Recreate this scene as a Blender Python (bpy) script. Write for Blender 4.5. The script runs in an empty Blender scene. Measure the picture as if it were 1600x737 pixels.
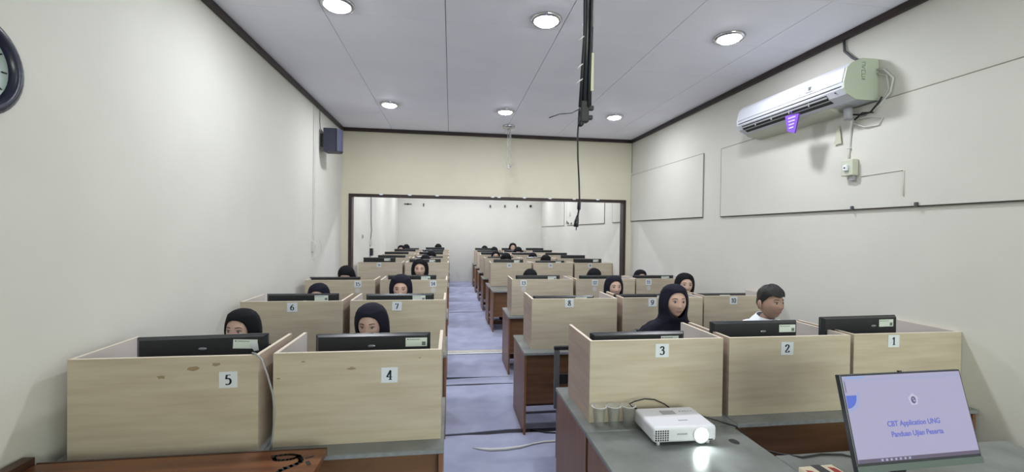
import bpy, bmesh, math, random
from mathutils import Vector, Matrix, Euler
random.seed(7)
C = bpy.context.scene.collection
SC = bpy.context.scene

# ------------------------------------------------------------------ camera
def make_camera():
    H, f, yaw, pit, roll = 1.83, 675.9, .1405, -.0095, .0130
    F = Vector((math.sin(yaw)*math.cos(pit), math.cos(yaw)*math.cos(pit), math.sin(pit)))
    R0 = Vector((math.cos(yaw), -math.sin(yaw), 0)); U0 = R0.cross(F)
    R = math.cos(roll)*R0 + math.sin(roll)*U0
    U = math.cos(roll)*U0 - math.sin(roll)*R0
    cd = bpy.data.cameras.new('camera'); cd.sensor_width = 36; cd.sensor_fit = 'HORIZONTAL'
    cd.lens = f/1600*36; cd.clip_start = .05; cd.clip_end = 60
    co = bpy.data.objects.new('camera', cd); C.objects.link(co)
    m = Matrix((R, U, -F)).transposed().to_4x4(); m.translation = Vector((0, 0, H))
    co.matrix_world = m
    SC.camera = co
make_camera()

# ------------------------------------------------------------------ world, exposure
w = bpy.data.worlds.new('world'); SC.world = w; w.use_nodes = True
w.node_tree.nodes['Background'].inputs[0].default_value = (.75, .82, .9, 1)
w.node_tree.nodes['Background'].inputs[1].default_value = .6
SC.view_settings.view_transform = 'Standard'; SC.view_settings.look = 'None'
SC.view_settings.gamma = 1; SC.view_settings.use_curve_mapping = False
SC.view_settings.exposure = 0.06

LAMP_W = 20.5        # watts of each downlight of the main room
LAMP_FAR = 24.0      # watts of each downlight of the room beyond
LAMP_COL = (.90, .94, 1.0)
WINDOW_W = 78.0

# ------------------------------------------------------------------ dimensions
XL, XR, ZC = -1.838, 3.315, 3.555
Y0, Y1, Y2, YW = -2.2, 7.65, 15.77, .13     # rear wall, opening wall, last wall, wall thickness
OX0, OX1, OZ = -1.718, 3.204, 2.445         # opening

# ------------------------------------------------------------------ materials
def nmat(name):
    m = bpy.data.materials.new(name); m.use_nodes = True
    nt = m.node_tree; return m, nt, nt.nodes['Principled BSDF']
def mat(name, col, rough=.5, metal=0., var=0., scale=8., bump=0., stretch=None, spec=.5, col2=None, coat=0.):
    m, nt, b = nmat(name)
    b.inputs['Roughness'].default_value = rough; b.inputs['Metallic'].default_value = metal
    b.inputs['Base Color'].default_value = (*col, 1); b.inputs['Specular IOR Level'].default_value = spec
    b.inputs['Coat Weight'].default_value = coat
    if var or bump or col2:
        tc = nt.nodes.new('ShaderNodeTexCoord'); mp = nt.nodes.new('ShaderNodeMapping')
        nt.links.new(tc.outputs['Object'], mp.inputs[0])
        if stretch: mp.inputs['Scale'].default_value = stretch
        nz = nt.nodes.new('ShaderNodeTexNoise'); nz.inputs['Scale'].default_value = scale
        nz.inputs['Detail'].default_value = 5; nt.links.new(mp.outputs[0], nz.inputs['Vector'])
        if var or col2:
            mx = nt.nodes.new('ShaderNodeMix'); mx.data_type = 'RGBA'
            c2 = col2 if col2 else tuple(min(1, c*(1+var)) for c in col)
            c1 = col if col2 else tuple(c*(1-var) for c in col)
            rp = nt.nodes.new('ShaderNodeMapRange'); rp.inputs[1].default_value = .32; rp.inputs[2].default_value = .68
            nt.links.new(nz.outputs[0], rp.inputs[0]); nt.links.new(rp.outputs[0], mx.inputs[0])
            mx.inputs[6].default_value = (*c1, 1); mx.inputs[7].default_value = (*c2, 1)
            nt.links.new(mx.outputs[2], b.inputs['Base Color'])
        if bump:
            bp = nt.nodes.new('ShaderNodeBump'); bp.inputs['Strength'].default_value = bump; bp.inputs['Distance'].default_value = .01
            nt.links.new(nz.outputs[0], bp.inputs['Height']); nt.links.new(bp.outputs[0], b.inputs['Normal'])
    return m
def emit(name, col, s):
    m, nt, b = nmat(name); b.inputs['Base Color'].default_value = (.02, .02, .02, 1)
    b.inputs['Roughness'].default_value = .35
    b.inputs['Emission Color'].default_value = (*col, 1); b.inputs['Emission Strength'].default_value = s
    return m

M = {}
M['wall'] = mat('cream_paint', (.64, .625, .57), .62, var=.02, scale=2.2, bump=.05, spec=.3)
M['wall_back'] = mat('cream_paint_warm_light', (.62, .58, .46), .62, var=.02, scale=2.2, bump=.05, spec=.3)  # same cream as the side walls; difference in light put into the colour
M['ceil'] = mat('ceiling_board_paint', (.90, .895, .98), .6, var=.03, scale=1.5, spec=.3)
M['gap'] = mat('dark_gap', (.03, .03, .035), .9)
M['trim'] = mat('dark_brown_wood', (.022, .010, .010), .4, var=.2, scale=6)
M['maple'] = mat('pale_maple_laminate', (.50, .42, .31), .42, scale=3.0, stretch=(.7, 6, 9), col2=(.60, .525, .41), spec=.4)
M['maple_side'] = mat('maple_laminate_pink_light', (.43, .335, .27), .42, scale=3.0, stretch=(6, .7, 9), col2=(.52, .415, .34), spec=.4)  # same maple; pinker cast of the light on side faces put into the colour
M['maple_edge'] = mat('pale_edge_banding', (.72, .62, .50), .45)
M['laminate'] = mat('white_laminate', (.55, .50, .46), .4, spec=.4)
M['greytop'] = mat('worn_grey_laminate', (.145, .157, .152), .25, scale=5, col2=(.205, .217, .212), spec=.5)
M['greyedge'] = mat('grey_edge_strip', (.24, .25, .26), .5, var=.15, scale=30)
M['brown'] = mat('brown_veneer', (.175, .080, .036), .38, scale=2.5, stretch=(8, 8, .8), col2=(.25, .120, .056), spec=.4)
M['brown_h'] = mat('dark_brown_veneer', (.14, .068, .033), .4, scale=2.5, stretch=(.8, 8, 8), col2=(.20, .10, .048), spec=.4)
M['table'] = mat('reddish_varnished_wood', (.11, .038, .018), .3, scale=3, stretch=(.7, 7, 7), col2=(.21, .08, .032), spec=.5)
M['table_dark'] = mat('dark_table_edge', (.06, .028, .018), .45, var=.3, scale=9)
M['blackpaint'] = mat('black_paint', (.012, .012, .013), .5)
M['plastic'] = mat('black_plastic', (.016, .018, .021), .34, var=.12, scale=30, spec=.5)
M['plastic2'] = mat('black_gloss_bezel', (.03, .033, .042), .25)
M['badge'] = mat('silver_badge', (.35, .37, .42), .25, .8)
M['sticker'] = mat('white_sticker', (.68, .75, .68), .6)
M['print'] = mat('grey_print', (.14, .17, .17), .7)
M['paper'] = mat('white_paper', (.72, .76, .80), .7)
M['ink'] = mat('navy_ink', (.02, .03, .07), .7)
M['carpet'] = mat('blue_grey_carpet', (.31, .325, .46), .95, scale=3.5, col2=(.39, .405, .54), bump=.25, spec=.1)
M['tile'] = mat('beige_floor_tile', (.50, .46, .40), .5, var=.1, scale=14)
M['slab'] = mat('dark_underlay', (.03, .03, .045), .9)
M['steel'] = mat('dark_grey_steel', (.10, .105, .115), .45, .5)
M['steel_light'] = mat('grey_painted_steel', (.16, .165, .175), .45, .2)
M['vinyl'] = mat('black_vinyl', (.018, .018, .02), .45)
M['navy'] = mat('navy_cloth', (.0085, .0085, .018), .8, var=.2, scale=14, bump=.15, spec=.2)
M['black_cloth'] = mat('black_cloth', (.007, .007, .009), .85, var=.2, scale=14, bump=.15, spec=.2)
M['skin'] = mat('skin', (.55, .365, .285), .5, var=.05, scale=18, spec=.35)
M['skin_tan'] = mat('tan_skin', (.38, .235, .175), .5, var=.05, scale=18, spec=.35)
M['lip'] = mat('lips', (.33, .15, .125), .45)
M['eyew'] = mat('eye_white', (.6, .58, .56), .3)
M['iris'] = mat('dark_iris', (.012, .008, .006), .2)
M['hair'] = mat('black_hair', (.008, .007, .007), .55, bump=.6, scale=60, stretch=(3, 3, .5))
M['brow'] = mat('dark_brown_brow', (.05, .028, .022), .7)
M['shirt'] = mat('white_shirt_cloth', (.74, .76, .82), .75, bump=.1, scale=12)
M['trouser'] = mat('dark_trouser_cloth', (.02, .02, .025), .8)
M['ac'] = mat('white_ac_plastic', (.56, .57, .63), .35)
M['ac_side'] = mat('aged_ivory_plastic', (.52, .57, .46), .4)
M['vent'] = mat('vent_dark', (.02, .02, .022), .6)
M['purple'] = mat('purple_plastic', (.16, .05, .50), .35)
M['lilac'] = mat('pale_lilac_print', (.45, .38, .62), .5)
M['grey_pl'] = mat('grey_plastic', (.38, .38, .40), .45)
M['ivory'] = mat('ivory_plastic', (.55, .56, .46), .45)
M['cable_w'] = mat('white_cable', (.6, .6, .58), .5)
M['cable_b'] = mat('black_cable', (.012, .012, .014), .45)
M['cable_g'] = mat('grey_cable', (.35, .34, .34), .5)
M['speaker'] = mat('dark_blue_grey_speaker', (.032, .034, .062), .5, var=.1, scale=50)
M['grille'] = mat('speaker_grille', (.042, .045, .085), .55, bump=.6, scale=220)
M['chrome'] = mat('chrome', (.6, .6, .6), .15, 1.)
M['proj'] = mat('white_projector_shell', (.74, .74, .80), .32)
M['foil'] = mat('ivory_lid', (.62, .62, .64), .3)
M['clockglass'] = mat('clock_face', (.42, .50, .47), .15)
M['clockrim'] = mat('navy_clock_rim', (.012, .014, .035), .25)
M['stain'] = mat('old_glue_mark', (.33, .25, .15), .6)
M['jointline'] = mat('dusty_joint', (.30, .27, .22), .8)
M['tape'] = mat('yellowed_tape', (.62, .60, .42), .6)
M['lamp'] = emit('lamp_diffuser', (.93, .95, 1), 34)
M['lens'] = emit('projector_beam_glass', (.90, 1, .98), 60)
M['redprint'] = mat('red_print', (.30, .02, .02), .6)
M['creambox'] = mat('cream_box', (.60, .52, .38), .6)
M['fabricband'] = mat('dark_band', (.03, .03, .035), .6)
def glassy(name, col, rough=.03, alpha=1, ior=1.3):
    m, nt, b = nmat(name); b.inputs['Base Color'].default_value = (*col, 1)
    b.inputs['Transmission Weight'].default_value = 1; b.inputs['Roughness'].default_value = rough
    b.inputs['IOR'].default_value = ior; return m
def clear(name, col, alpha, rough):
    m, nt, b = nmat(name); b.inputs['Base Color'].default_value = (*col, 1); b.inputs['Alpha'].default_value = alpha
    b.inputs['Roughness'].default_value = rough; b.inputs['Specular IOR Level'].default_value = .8; return m
M['cup'] = clear('clear_plastic', (.9, .93, .93), .09, .03)
M['water'] = clear('still_water', (.30, .30, .24), .14, .02)
M['winglass'] = emit('daylit_window_glass', (.88, .95, .86), 1.2)

# ------------------------------------------------------------------ mesh helpers
class MB:
    def __init__(s): s.bm = bmesh.new(); s.mi = 0
    def box(s, x0, x1, y0, y1, z0, z1, bev=0., mi=None, rot=None, piv=None, seg=2):
        n = len(s.bm.faces)
        vs = [s.bm.verts.new((x, y, z)) for z in (z0, z1) for y in (y0, y1) for x in (x0, x1)]
        fs = [(0, 2, 3, 1), (4, 5, 7, 6), (0, 1, 5, 4), (2, 6, 7, 3), (0, 4, 6, 2), (1, 3, 7, 5)]
        ff = [s.bm.faces.new([vs[i] for i in f]) for f in fs]
        for f in ff: f.material_index = s.mi if mi is None else mi
        if bev:
            es = {e for f in ff for e in f.edges}
            r = bmesh.ops.bevel(s.bm, geom=list(es), offset=bev, segments=seg, affect='EDGES', profile=.5)
            vs = list({v for f in r['faces'] for v in f.verts} | {v for v in vs if v.is_valid})
        if rot is not None:
            bmesh.ops.rotate(s.bm, cent=piv or (0, 0, 0), matrix=Euler(rot).to_matrix(), verts=vs)
        return vs
    def tube(s, pts, r, seg=6, closed=False, mi=None, cap=True):
        pts = [Vector(p) for p in pts]; n = len(pts); rings = []
        up = Vector((0, 0, 1)); prev = None
        for i, p in enumerate(pts):
            a = pts[i-1] if (i > 0 or closed) else p; b = pts[(i+1) % n] if (i < n-1 or closed) else p
            t = (b-a).normalized()
            if prev is None:
                u = t.cross(up);
                if u.length < 1e-3: u = t.cross(Vector((1, 0, 0)))
            else: u = prev - t*prev.dot(t)
            u.normalize(); v = t.cross(u); prev = u
            rr = r[i] if isinstance(r, (list, tuple)) else r
            rings.append([s.bm.verts.new(p + u*math.cos(2*math.pi*k/seg)*rr + v*math.sin(2*math.pi*k/seg)*rr) for k in range(seg)])
        m = n if closed else n-1
        for i in range(m):
            A, B = rings[i], rings[(i+1) % n]
            for k in range(seg):
                f = s.bm.faces.new((A[k], A[(k+1) % seg], B[(k+1) % seg], B[k])); f.smooth = True
                if mi is not None: f.material_index = mi
        if cap and not closed:
            for R in (rings[0][::-1], rings[-1]):
                f = s.bm.faces.new(R)
                if mi is not None: f.material_index = mi
        return s
    def lathe(s, prof, seg=24, c=(0, 0, 0), axis='z', mi=None, smooth=True):
        rings = []
        for r, h in prof:
            if r < 1e-6: rings.append([s.bm.verts.new(s._ax(0, 0, h, c, axis))])
            else: rings.append([s.bm.verts.new(s._ax(r*math.cos(2*math.pi*k/seg), r*math.sin(2*math.pi*k/seg), h, c, axis)) for k in range(seg)])
        for A, B in zip(rings, rings[1:]):
            for k in range(seg):
                k2 = (k+1) % seg
                if len(A) == 1 and len(B) == 1: continue
                if len(A) == 1: f = (A[0], B[k2], B[k])
                elif len(B) == 1: f = (A[k], A[k2], B[0])
                else: f = (A[k], A[k2], B[k2], B[k])
                f = s.bm.faces.new(f); f.smooth = smooth
                if mi is not None: f.material_index = mi
        return s
    @staticmethod
    def _ax(a, b, h, c, axis):
        if axis == 'z': return (c[0]+a, c[1]+b, c[2]+h)
        if axis == 'y': return (c[0]+a, c[1]+h, c[2]+b)
        return (c[0]+h, c[1]+a, c[2]+b)
    def poly(s, pts, d, mi=None):
        """prism: pts polygon (3d), extruded by vector d"""
        d = Vector(d); a = [s.bm.verts.new(p) for p in pts]; b = [s.bm.verts.new(Vector(p)+d) for p in pts]
        n = len(pts); fs = [s.bm.faces.new(a[::-1]), s.bm.faces.new(b)]
        for i in range(n): fs.append(s.bm.faces.new((a[i], a[(i+1) % n], b[(i+1) % n], b[i])))
        if mi is not None:
            for f in fs: f.material_index = mi
        return s
    def ell(s, c, r, seg=16, rings=10, mi=None):
        prof = []
        vs = []
        for i in range(rings+1):
            a = math.pi*i/rings
            if i in (0, rings): vs.append([s.bm.verts.new((c[0], c[1], c[2]+r[2]*math.cos(a)))])
            else: vs.append([s.bm.verts.new((c[0]+r[0]*math.sin(a)*math.cos(2*math.pi*k/seg), c[1]+r[1]*math.sin(a)*math.sin(2*math.pi*k/seg), c[2]+r[2]*math.cos(a))) for k in range(seg)])
        for A, B in zip(vs, vs[1:]):
            for k in range(seg):
                k2 = (k+1) % seg
                if len(A) == 1: f = (A[0], B[k], B[k2])
                elif len(B) == 1: f = (A[k2], A[k], B[0])
                else: f = (A[k2], A[k], B[k], B[k2])
                f = s.bm.faces.new(f); f.smooth = True
                if mi is not None: f.material_index = mi
        return s
    def mesh(s, name, mats):
        bmesh.ops.recalc_face_normals(s.bm, faces=s.bm.faces)
        me = bpy.data.meshes.new(name); s.bm.to_mesh(me); s.bm.free()
        for m in (mats if isinstance(mats, (list, tuple)) else [mats]): me.materials.append(M[m] if isinstance(m, str) else m)
        return me
def link(name, me, parent=None):
    o = bpy.data.objects.new(name, me); C.objects.link(o)
    if parent: o.parent = parent
    return o
def build(name, mb, mats, parent=None): return link(name, mb.mesh(name, mats), parent)
def B(name, mats, dims, parent=None, bev=0., **k):
    m = MB(); m.box(*dims, bev=bev, **k); return build(name, m, mats, parent)
def tag(o, label, cat, group=None, kind=None):
    if label: o['label'] = label
    if cat: o['category'] = cat
    if group: o['group'] = group
    if kind: o['kind'] = kind
    return o
def thing(name, label, cat, loc=(0, 0, 0), rz=0, group=None):
    o = bpy.data.objects.new(name, None); o.empty_display_size = .1; C.objects.link(o)
    o.location = loc; o.rotation_euler = (0, 0, rz); return tag(o, label, cat, group)
def struct(o): o['kind'] = 'structure'; return o
def kids(o): return [c for c in bpy.data.objects if c.parent == o]
CH = {}
def capture(o):                                   # remember the tree once so that copies are quick
    CH[o.name] = [(c, kids(c)) for c in kids(o)]; return o
def dup(o, loc, rz=0, label=None, group=None, sc=None):
    r = o.copy(); C.objects.link(r); r.location = loc; r.rotation_euler = (0, 0, rz)
    if sc: r.scale = (sc, sc, sc)
    if label: r['label'] = label
    if group: r['group'] = group
    for c, gs in CH[o.name]:
        d = c.copy(); C.objects.link(d); d.parent = r
        for g in gs:
            e = g.copy(); C.objects.link(e); e.parent = d
    return r

# ------------------------------------------------------------------ room
T = .12
fl = struct(B('floor', 'slab', (XL-T, XR+T, Y0-T, Y2+T, -.1, 0)))
seams = [-2.2, .62, 2.2, 3.90, 5.15, 5.40, 6.42]
def wavy_sheet(y0, y1, g0, g1, seed):
    rr = random.Random(seed); m = MB(); n = 26
    lo, hi = [], []
    for i in range(n+1):
        x = XL+.004+(XR-XL-.008)*i/n
        lo.append((x, y0+g0*(.5+.5*math.sin(i*.55+seed*1.7))*rr.uniform(.6, 1.1)))
        hi.append((x, y1-g1*(.5+.5*math.sin(i*.4+seed))*rr.uniform(.6, 1.1)))
    vt = []
    for z in (0.0005, .007):
        vt.append([[m.bm.verts.new((x, y, z)) for x, y in lo], [m.bm.verts.new((x, y, z)) for x, y in hi]])
    (a, b), (c, d) = vt
    for i in range(n):
        m.bm.faces.new((c[i], c[i+1], d[i+1], d[i])); m.bm.faces.new((a[i+1], a[i], b[i], b[i+1]))
        m.bm.faces.new((a[i], a[i+1], c[i+1], c[i])); m.bm.faces.new((b[i+1], b[i], d[i], d[i+1]))
    m.bm.faces.new((a[0], c[0], d[0], b[0])); m.bm.faces.new((a[n], b[n], d[n], c[n]))
    return m
gaps = [.01, .012, .015, .05, .028, .055, .01]
for i in range(6):
    build('carpet_sheet', wavy_sheet(seams[i], seams[i+1], gaps[i], gaps[i+1], i+1), 'carpet', fl)
B('threshold_strip', 'tile', (XL, XR, 6.50, 6.61, 0, .018), fl, bev=.004)
B('threshold_edge', 'paper', (XL, XR, 6.445, 6.498, 0, .013), fl, bev=.003)
seams2 = [6.64, 9.80, 11.42, 12.95, 14.3, 15.77]; gaps2 = [.02, .05, .03, .05, .04, .01]
for i in range(5):
    build('carpet_sheet', wavy_sheet(seams2[i], seams2[i+1], gaps2[i], gaps2[i+1], i+11), 'carpet', fl)

struct(B('wall_left', 'wall', (XL-T, XL, Y0-T, Y2+T, 0, ZC+.1)))
struct(B('wall_right', 'wall', (XR, XR+T, Y0-T, Y2+T, 0, ZC+.1)))
m = MB()
m.box(XL, OX0, Y1, Y1+YW, 0, ZC+.05); m.box(OX1, XR, Y1, Y1+YW, 0, ZC+.05); m.box(OX0, OX1, Y1, Y1+YW, OZ, ZC+.05)
struct(build('wall_back', m, 'wall_back'))
struct(B('wall_far', 'wall', (XL, XR, Y2, Y2+T, 0, ZC+.1)))
# wall behind the camera, with a window
m = MB(); wx0, wx1, wz0, wz1 = .7, 3.1, 1.0, 2.5
m.box(XL, wx0, Y0-T, Y0, 0, ZC+.1); m.box(wx1, XR, Y0-T, Y0, 0, ZC+.1)
m.box(wx0, wx1, Y0-T, Y0, 0, wz0); m.box(wx0, wx1, Y0-T, Y0, wz1, ZC+.1)
struct(build('wall_rear', m, 'wall'))
wn = struct(bpy.data.objects.new('window_1', None)); C.objects.link(wn); wn.location = (1.9, Y0-.06, 1.75)
m = MB()
for a in range(4):
    x = -1.17+a*2.34/3; m.box(x-.03, x+.03, -.03, .03, -.75, .75)
m.box(-1.2, 1.2, -.03, .03, -.75, -.69); m.box(-1.2, 1.2, -.03, .03, .69, .75)
build('window_frame', m, 'trim', wn)
B('pane', 'winglass', (-1.17, 1.17, -.008, .0, -.69, .69), wn)
ld = bpy.data.lights.new('daylight', 'AREA'); ld.shape = 'RECTANGLE'; ld.size = 2.3; ld.size_y = 1.35
ld.energy = WINDOW_W; ld.color = (.90, 1, .84)
lo = bpy.data.objects.new('window_daylight', ld); C.objects.link(lo); lo.location = (1.9, Y0+.01, 1.75); lo.rotation_euler = (math.radians(90), 0, 0)

# ceiling of separate boards
ce = struct(B('ceiling', 'gap', (XL-T, XR+T, Y0-T, Y2+T, ZC+.012, ZC+.1)))
colx = [XL, -1.015, -.062, .905, 1.85, 2.765, XR]
rows = [Y0, -.9, .6, 2.1, 3.62, 5.12, 6.62, Y1]
rows2 = [Y0, -1.6, -.1, 1.35, 2.85, 3.62, 4.38, 5.88, Y1]
for i in range(6):
    rr = rows if i < 4 else rows2
    for a, b in zip(rr, rr[1:]):
        g = .0028
        B('ceiling_panel', 'ceil', (colx[i]+g, colx[i+1]-g, a+g*.7, b-g*.7, ZC+random.uniform(0, .0015), ZC+.0115), ce)
B('ceiling_panel', 'ceil', (XL, XR, Y1+YW, Y2, ZC, ZC+.0115), ce)
# cornice
def trim(n, dims): struct(B('trim_%d' % n, 'trim', dims, bev=.004))
trim(1, (XL, XL+.035, Y0, Y1, ZC-.058, ZC)); trim(2, (XR-.035, XR, Y0, Y1, ZC-.058, ZC))
trim(3, (XL+.035, XR-.035, Y1-.035, Y1, ZC-.058, ZC))
# opening frame
fr = struct(MB and bpy.data.objects.new('trim_4', None)); C.objects.link(fr)
B('frame_head', 'trim', (OX0, OX1, Y1-.015, Y1+YW+.01, OZ-.048, OZ), fr, bev=.003)
B('frame_post', 'trim', (OX0, OX0+.052, Y1-.015, Y1+YW+.01, 0.008, OZ-.048), fr, bev=.003)
B('frame_post', 'trim', (OX1-.052, OX1, Y1-.015, Y1+YW+.01, 0.008, OZ-.048), fr, bev=.003)
for i, x in enumerate((-1.187, -.708, -.243, .724, .838, 1.296, 1.762, 2.212, 2.658)):
    m = MB(); m.ell((x, Y1-.018, OZ-.005), (.034, .008, .014), 10, 6)
    B_ = build('plaster_spot', m, 'paper', fr)
# wall boards on the right wall
def wboard(name, y0, y1, z0, z1, label, x=XR, s=-1):
    t = thing(name, label, 'wall panel', (x, (y0+y1)/2, z0), group=None)
    h = z1-z0; L = (y1-y0)/2
    B('board', 'wall', (s*.014, 0, -L, L, 0, h) if s < 0 else (0, .014, -L, L, 0, h), t, bev=.002)
    B('bottom_shadow_line', 'trim', (-.018, 0, -L, L, -.008, -.001), t)  # dark strip painted in for the shadow line under the board
    B('top_joint', 'jointline', (-.0155, 0, -L, L, h+.0005, h+.006), t)
    B('side_joint', 'jointline', (-.0155, 0, -L-.006, -L-.0005, 0, h), t); B('side_joint', 'jointline', (-.0155, 0, L+.0005, L+.005, 0, h), t)
    return t
wboard('wall_board', 5.335, 7.64, 2.062, 2.90, 'cream painted board fixed high on the right wall next to the far corner')
wboard('wall_board', 1.2, 4.945, 2.055, 2.888, 'long cream painted board on the right wall below the air conditioner')
wboard('wall_board', 7.80, 8.58, 2.055, 2.9, 'short cream board on the right wall just past the opening')
wboard('wall_board', 9.05, 12.1, 2.045, 2.9, 'white board with torn fittings on the right wall beyond the opening')
struct(B('trim_5', 'jointline', (XR-.012, XR-.001, Y1-.010, Y1-.001, 2.95, ZC-.06)))
# board outline under the socket
m = MB(); m.box(-.004, 0, 2.21-2.7, 2.21-2.7+.004, 0, .001)
for (ya, yb, za, zb) in ((2.756, 3.15, 2.322, 2.327),(2.754, 2.759, 2.13, 2.325)):
    pass
m.bm.free()
t = thing('surface_conduit', 'thin line of surface wiring running from the wall socket below the air conditioner', 'wiring', (XR-.014, 2.95, 2.2))
m = MB(); m.tube([(-.003, .15, .118), (-.003, -.19, .125), (-.003, -.194, .12), (-.003, -.195, -.07)], .0035, 6); build('wire', m, 'wall', t)
# torn fittings on the far board
for k, (yy, zz, hh) in enumerate(((12.06, 2.13, .10), (11.9, 2.10, .05), (11.62, 2.09, .06), (11.75, 2.35, .14))):
    m = MB(); m.poly([(0, -.05, -hh*.4), (0, .06, -hh*.5), (0, .03, hh*.5), (0, -.02, hh*.15)], (-.012, 0, 0))
    tag(build('torn_fitting', m, 'trim' if k < 3 else 'grey_pl'), ['dark torn fitting at the lower far corner of the white board beyond the opening', 'small dark torn fitting between its two larger neighbours under the far white board',
        'dark torn scrap nearest the hanging plug on the far white board', 'grey torn strip higher on the far white board'][k], 'fitting').location = (XR-.014, yy, zz)
wboard('wall_board', 12.45, 15.6, 2.04, 2.9, 'cream board at the far end of the right wall beyond the opening')
# bolts on the last wall
for k, (x, z, ww, hh) in enumerate(((-1.52, 2.772, .13, .028), (-.972, 2.751, .022, .055), (1.412, 2.755, .022, .05), (1.953, 2.767, .022, .045), (2.403, 2.776, .025, .045), (2.906, 2.787, .04, .04))):
    m = MB()
    if k == 0:
        m.lathe([(0, 0), (.03, 0), (.03, -.03), (0, -.03)], 10, axis='y'); m.box(-ww, ww, -.03, -.01, -hh/2, hh/2, bev=.004)
    else:
        m.lathe([(0, 0), (ww, 0), (ww, -.012), (ww*.5, -.02), (ww*.5, -.05), (0, -.05)], 10, axis='y'); m.box(-ww*.8, ww*.8, -.05, -.03, -hh, hh, bev=.003)
    o = build('wall_bracket', m, 'trim'); o.location = (x, Y2, z)
    tag(o, ['wide black bracket, leftmost on the last wall beyond the opening', 'small black hook second from the left on the last wall beyond the opening', 'small black hook third from the left on the last wall, above the aisle',
            'small black hook fourth from the left on the last wall', 'small black hook fifth from the left on the last wall', 'small tilted black hook, rightmost on the last wall'][k], 'hook')

# ------------------------------------------------------------------ downlights
def downlight(x, y, wt, label, group):
    t = thing('downlight', label, 'ceiling light', (x, y, ZC), group=group)
    m = MB(); m.lathe([(.098, -.001), (.128, -.001), (.130, -.008), (.118, -.024), (.100, -.026), (.098, -.012)], 32)
    build('rim', m, 'chrome', t)
    m = MB(); m.lathe([(0, -.048), (.05, -.045), (.08, -.036), (.099, -.020)], 32); build('diffuser', m, 'lamp', t)
    l = bpy.data.lights.new('downlight_lamp', 'AREA'); l.shape = 'DISK'; l.size = .19; l.energy = wt; l.color = LAMP_COL
    o = bpy.data.objects.new('downlight_lamp', l); C.objects.link(o); o.parent = t; o.location = (0, 0, -.052)
    return t
DL = [(-.88, 3.48, 'round ceiling downlight at the top left, nearest the left wall'), (.745, 3.45, 'brightest round ceiling downlight beside the hanging projector pole'),
      (2.385, 3.49, 'round ceiling downlight with a visible chrome rim, near the air conditioner'),
      (-.85, 6.10, 'left one of the three small far downlights, towards the speaker'), (.752, 6.15, 'middle one of the three small far downlights above the aisle'),
      (2.371, 6.13, 'right one of the three small far downlights, towards the right wall')]
for x, y, l in DL: downlight(x, y, LAMP_W, l, 'round ceiling downlights')
for x in (.75, 2.38): downlight(x, .8, LAMP_W*.35, 'unseen ceiling downlight above the camera, %s' % {-.87: 'left', .75: 'middle', 2.38: 'right'}[x], 'round ceiling downlights')
for y in (9.2, 11.9, 14.4):
    for x in (-.87, .75, 2.38): downlight(x, y, LAMP_FAR, 'ceiling downlight beyond the opening, %s row, %s' % ({9.2: 'near', 11.9: 'middle', 14.4: 'last'}[y], {-.87: 'over the left block', .75: 'over the aisle', 2.38: 'over the right block'}[x]), 'downlights beyond the opening')

# ceiling rose with loose wires
t = thing('ceiling_rose', 'small chrome ceiling lamp base with loose wires by the back wall', 'lamp base', (.917, 7.0, ZC))
m = MB(); m.lathe([(0, -.05), (.05, -.05), (.09, -.035), (.105, -.012), (.10, 0)], 24); build('base', m, 'chrome', t)
rr = random.Random(3)
for k in range(4):
    pts = [(rr.uniform(-.02, .02), 0, -.04)]
    x = 0
    for j in range(9):
        x = x*.6+rr.uniform(-.035, .035)*(1 if j < 4 else 1.6); pts.append((x, rr.uniform(-.02, .02), -.04-.07*(j+1)))
    m = MB(); m.tube(pts, .004, 5); build('loose_wire', m, 'grey_cable' if 0 else 'cable_g', t)
B('terminal_block', 'cable_g', (-.02, .02, -.012, .012, -.70, -.64), t, bev=.003)

# ------------------------------------------------------------------ projector pole and hanging cable
t = thing('projector_pole', 'black ceiling pole wrapped with cables hanging near the middle downlight', 'pole', (.612, 2.0, ZC))
m = MB(); m.tube([(.035, .0, 0), (.02, 0, -.55), (.012, 0, -1.12)], .019, 12); build('pole', m, 'plastic', t)
for k, (dx, dy) in enumerate(((-.018, -.012), (.014, -.02), (.026, .004))):
    m = MB(); m.tube([(.035+dx, dy, 0), (.022+dx*1.1, dy-.004, -.4), (.018+dx*.9, dy-.003, -.8), (.008+dx*1.2, dy, -1.13)], .008, 7); build('cable', m, 'cable_b', t)
m = MB(); m.tube([(.045, -.014, -.40), (.037, -.016, -.75)], .006, 6); build('pale_cable', m, 'cable_w', t)
B('tape_strip', 'tape', (.038, .052, -.01, -.004, -1.05, -.87), t, bev=.001)
for k, (x, z, a) in enumerate(((-.012, -.80, .6), (-.016, -.93, .9), (-.016, -1.0, .5))):
    m = MB(); m.tube([(x+.01, -.02, z), (x-.004, -.022, z-.012), (x-.02, -.02, z-.02-.01*a)], .003, 5); build('cable_tie', m, 'cable_w', t)
m = MB(); m.box(-.012, .03, -.02, .02, -1.20, -1.10, bev=.006); m.box(.0, .055, -.012, .012, -1.14, -1.12, bev=.003); m.box(.01, .05, -.012, .012, -1.185, -1.165, bev=.003)
m.lathe([(0, -.01), (.012, -.01), (.012, .01), (0, .01)], 10, c=(-.008, -.01, -1.21), axis='y'); build('clamp', m, 'blackpaint', t)
m = MB(); m.tube([(.0, 0, -1.13), (-.05, .01, -1.155), (-.11, .0, -1.165), (-.16, 0, -1.185)], .0025, 5); build('wire_end', m, 'cable_b', t)
t = thing('hanging_cable', 'long black cable with plug dangling from the ceiling pole', 'cable', (.596, 2.0, 2.42))
m = MB(); m.tube([(0, -.004, -.01), (-.004, 0, -.12), (-.001, 0, -.24), (.006, 0, -.34), (.010, 0, -.43), (.0085, 0, -.48)], .004, 7); build('cord', m, 'cable_b', t)
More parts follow.
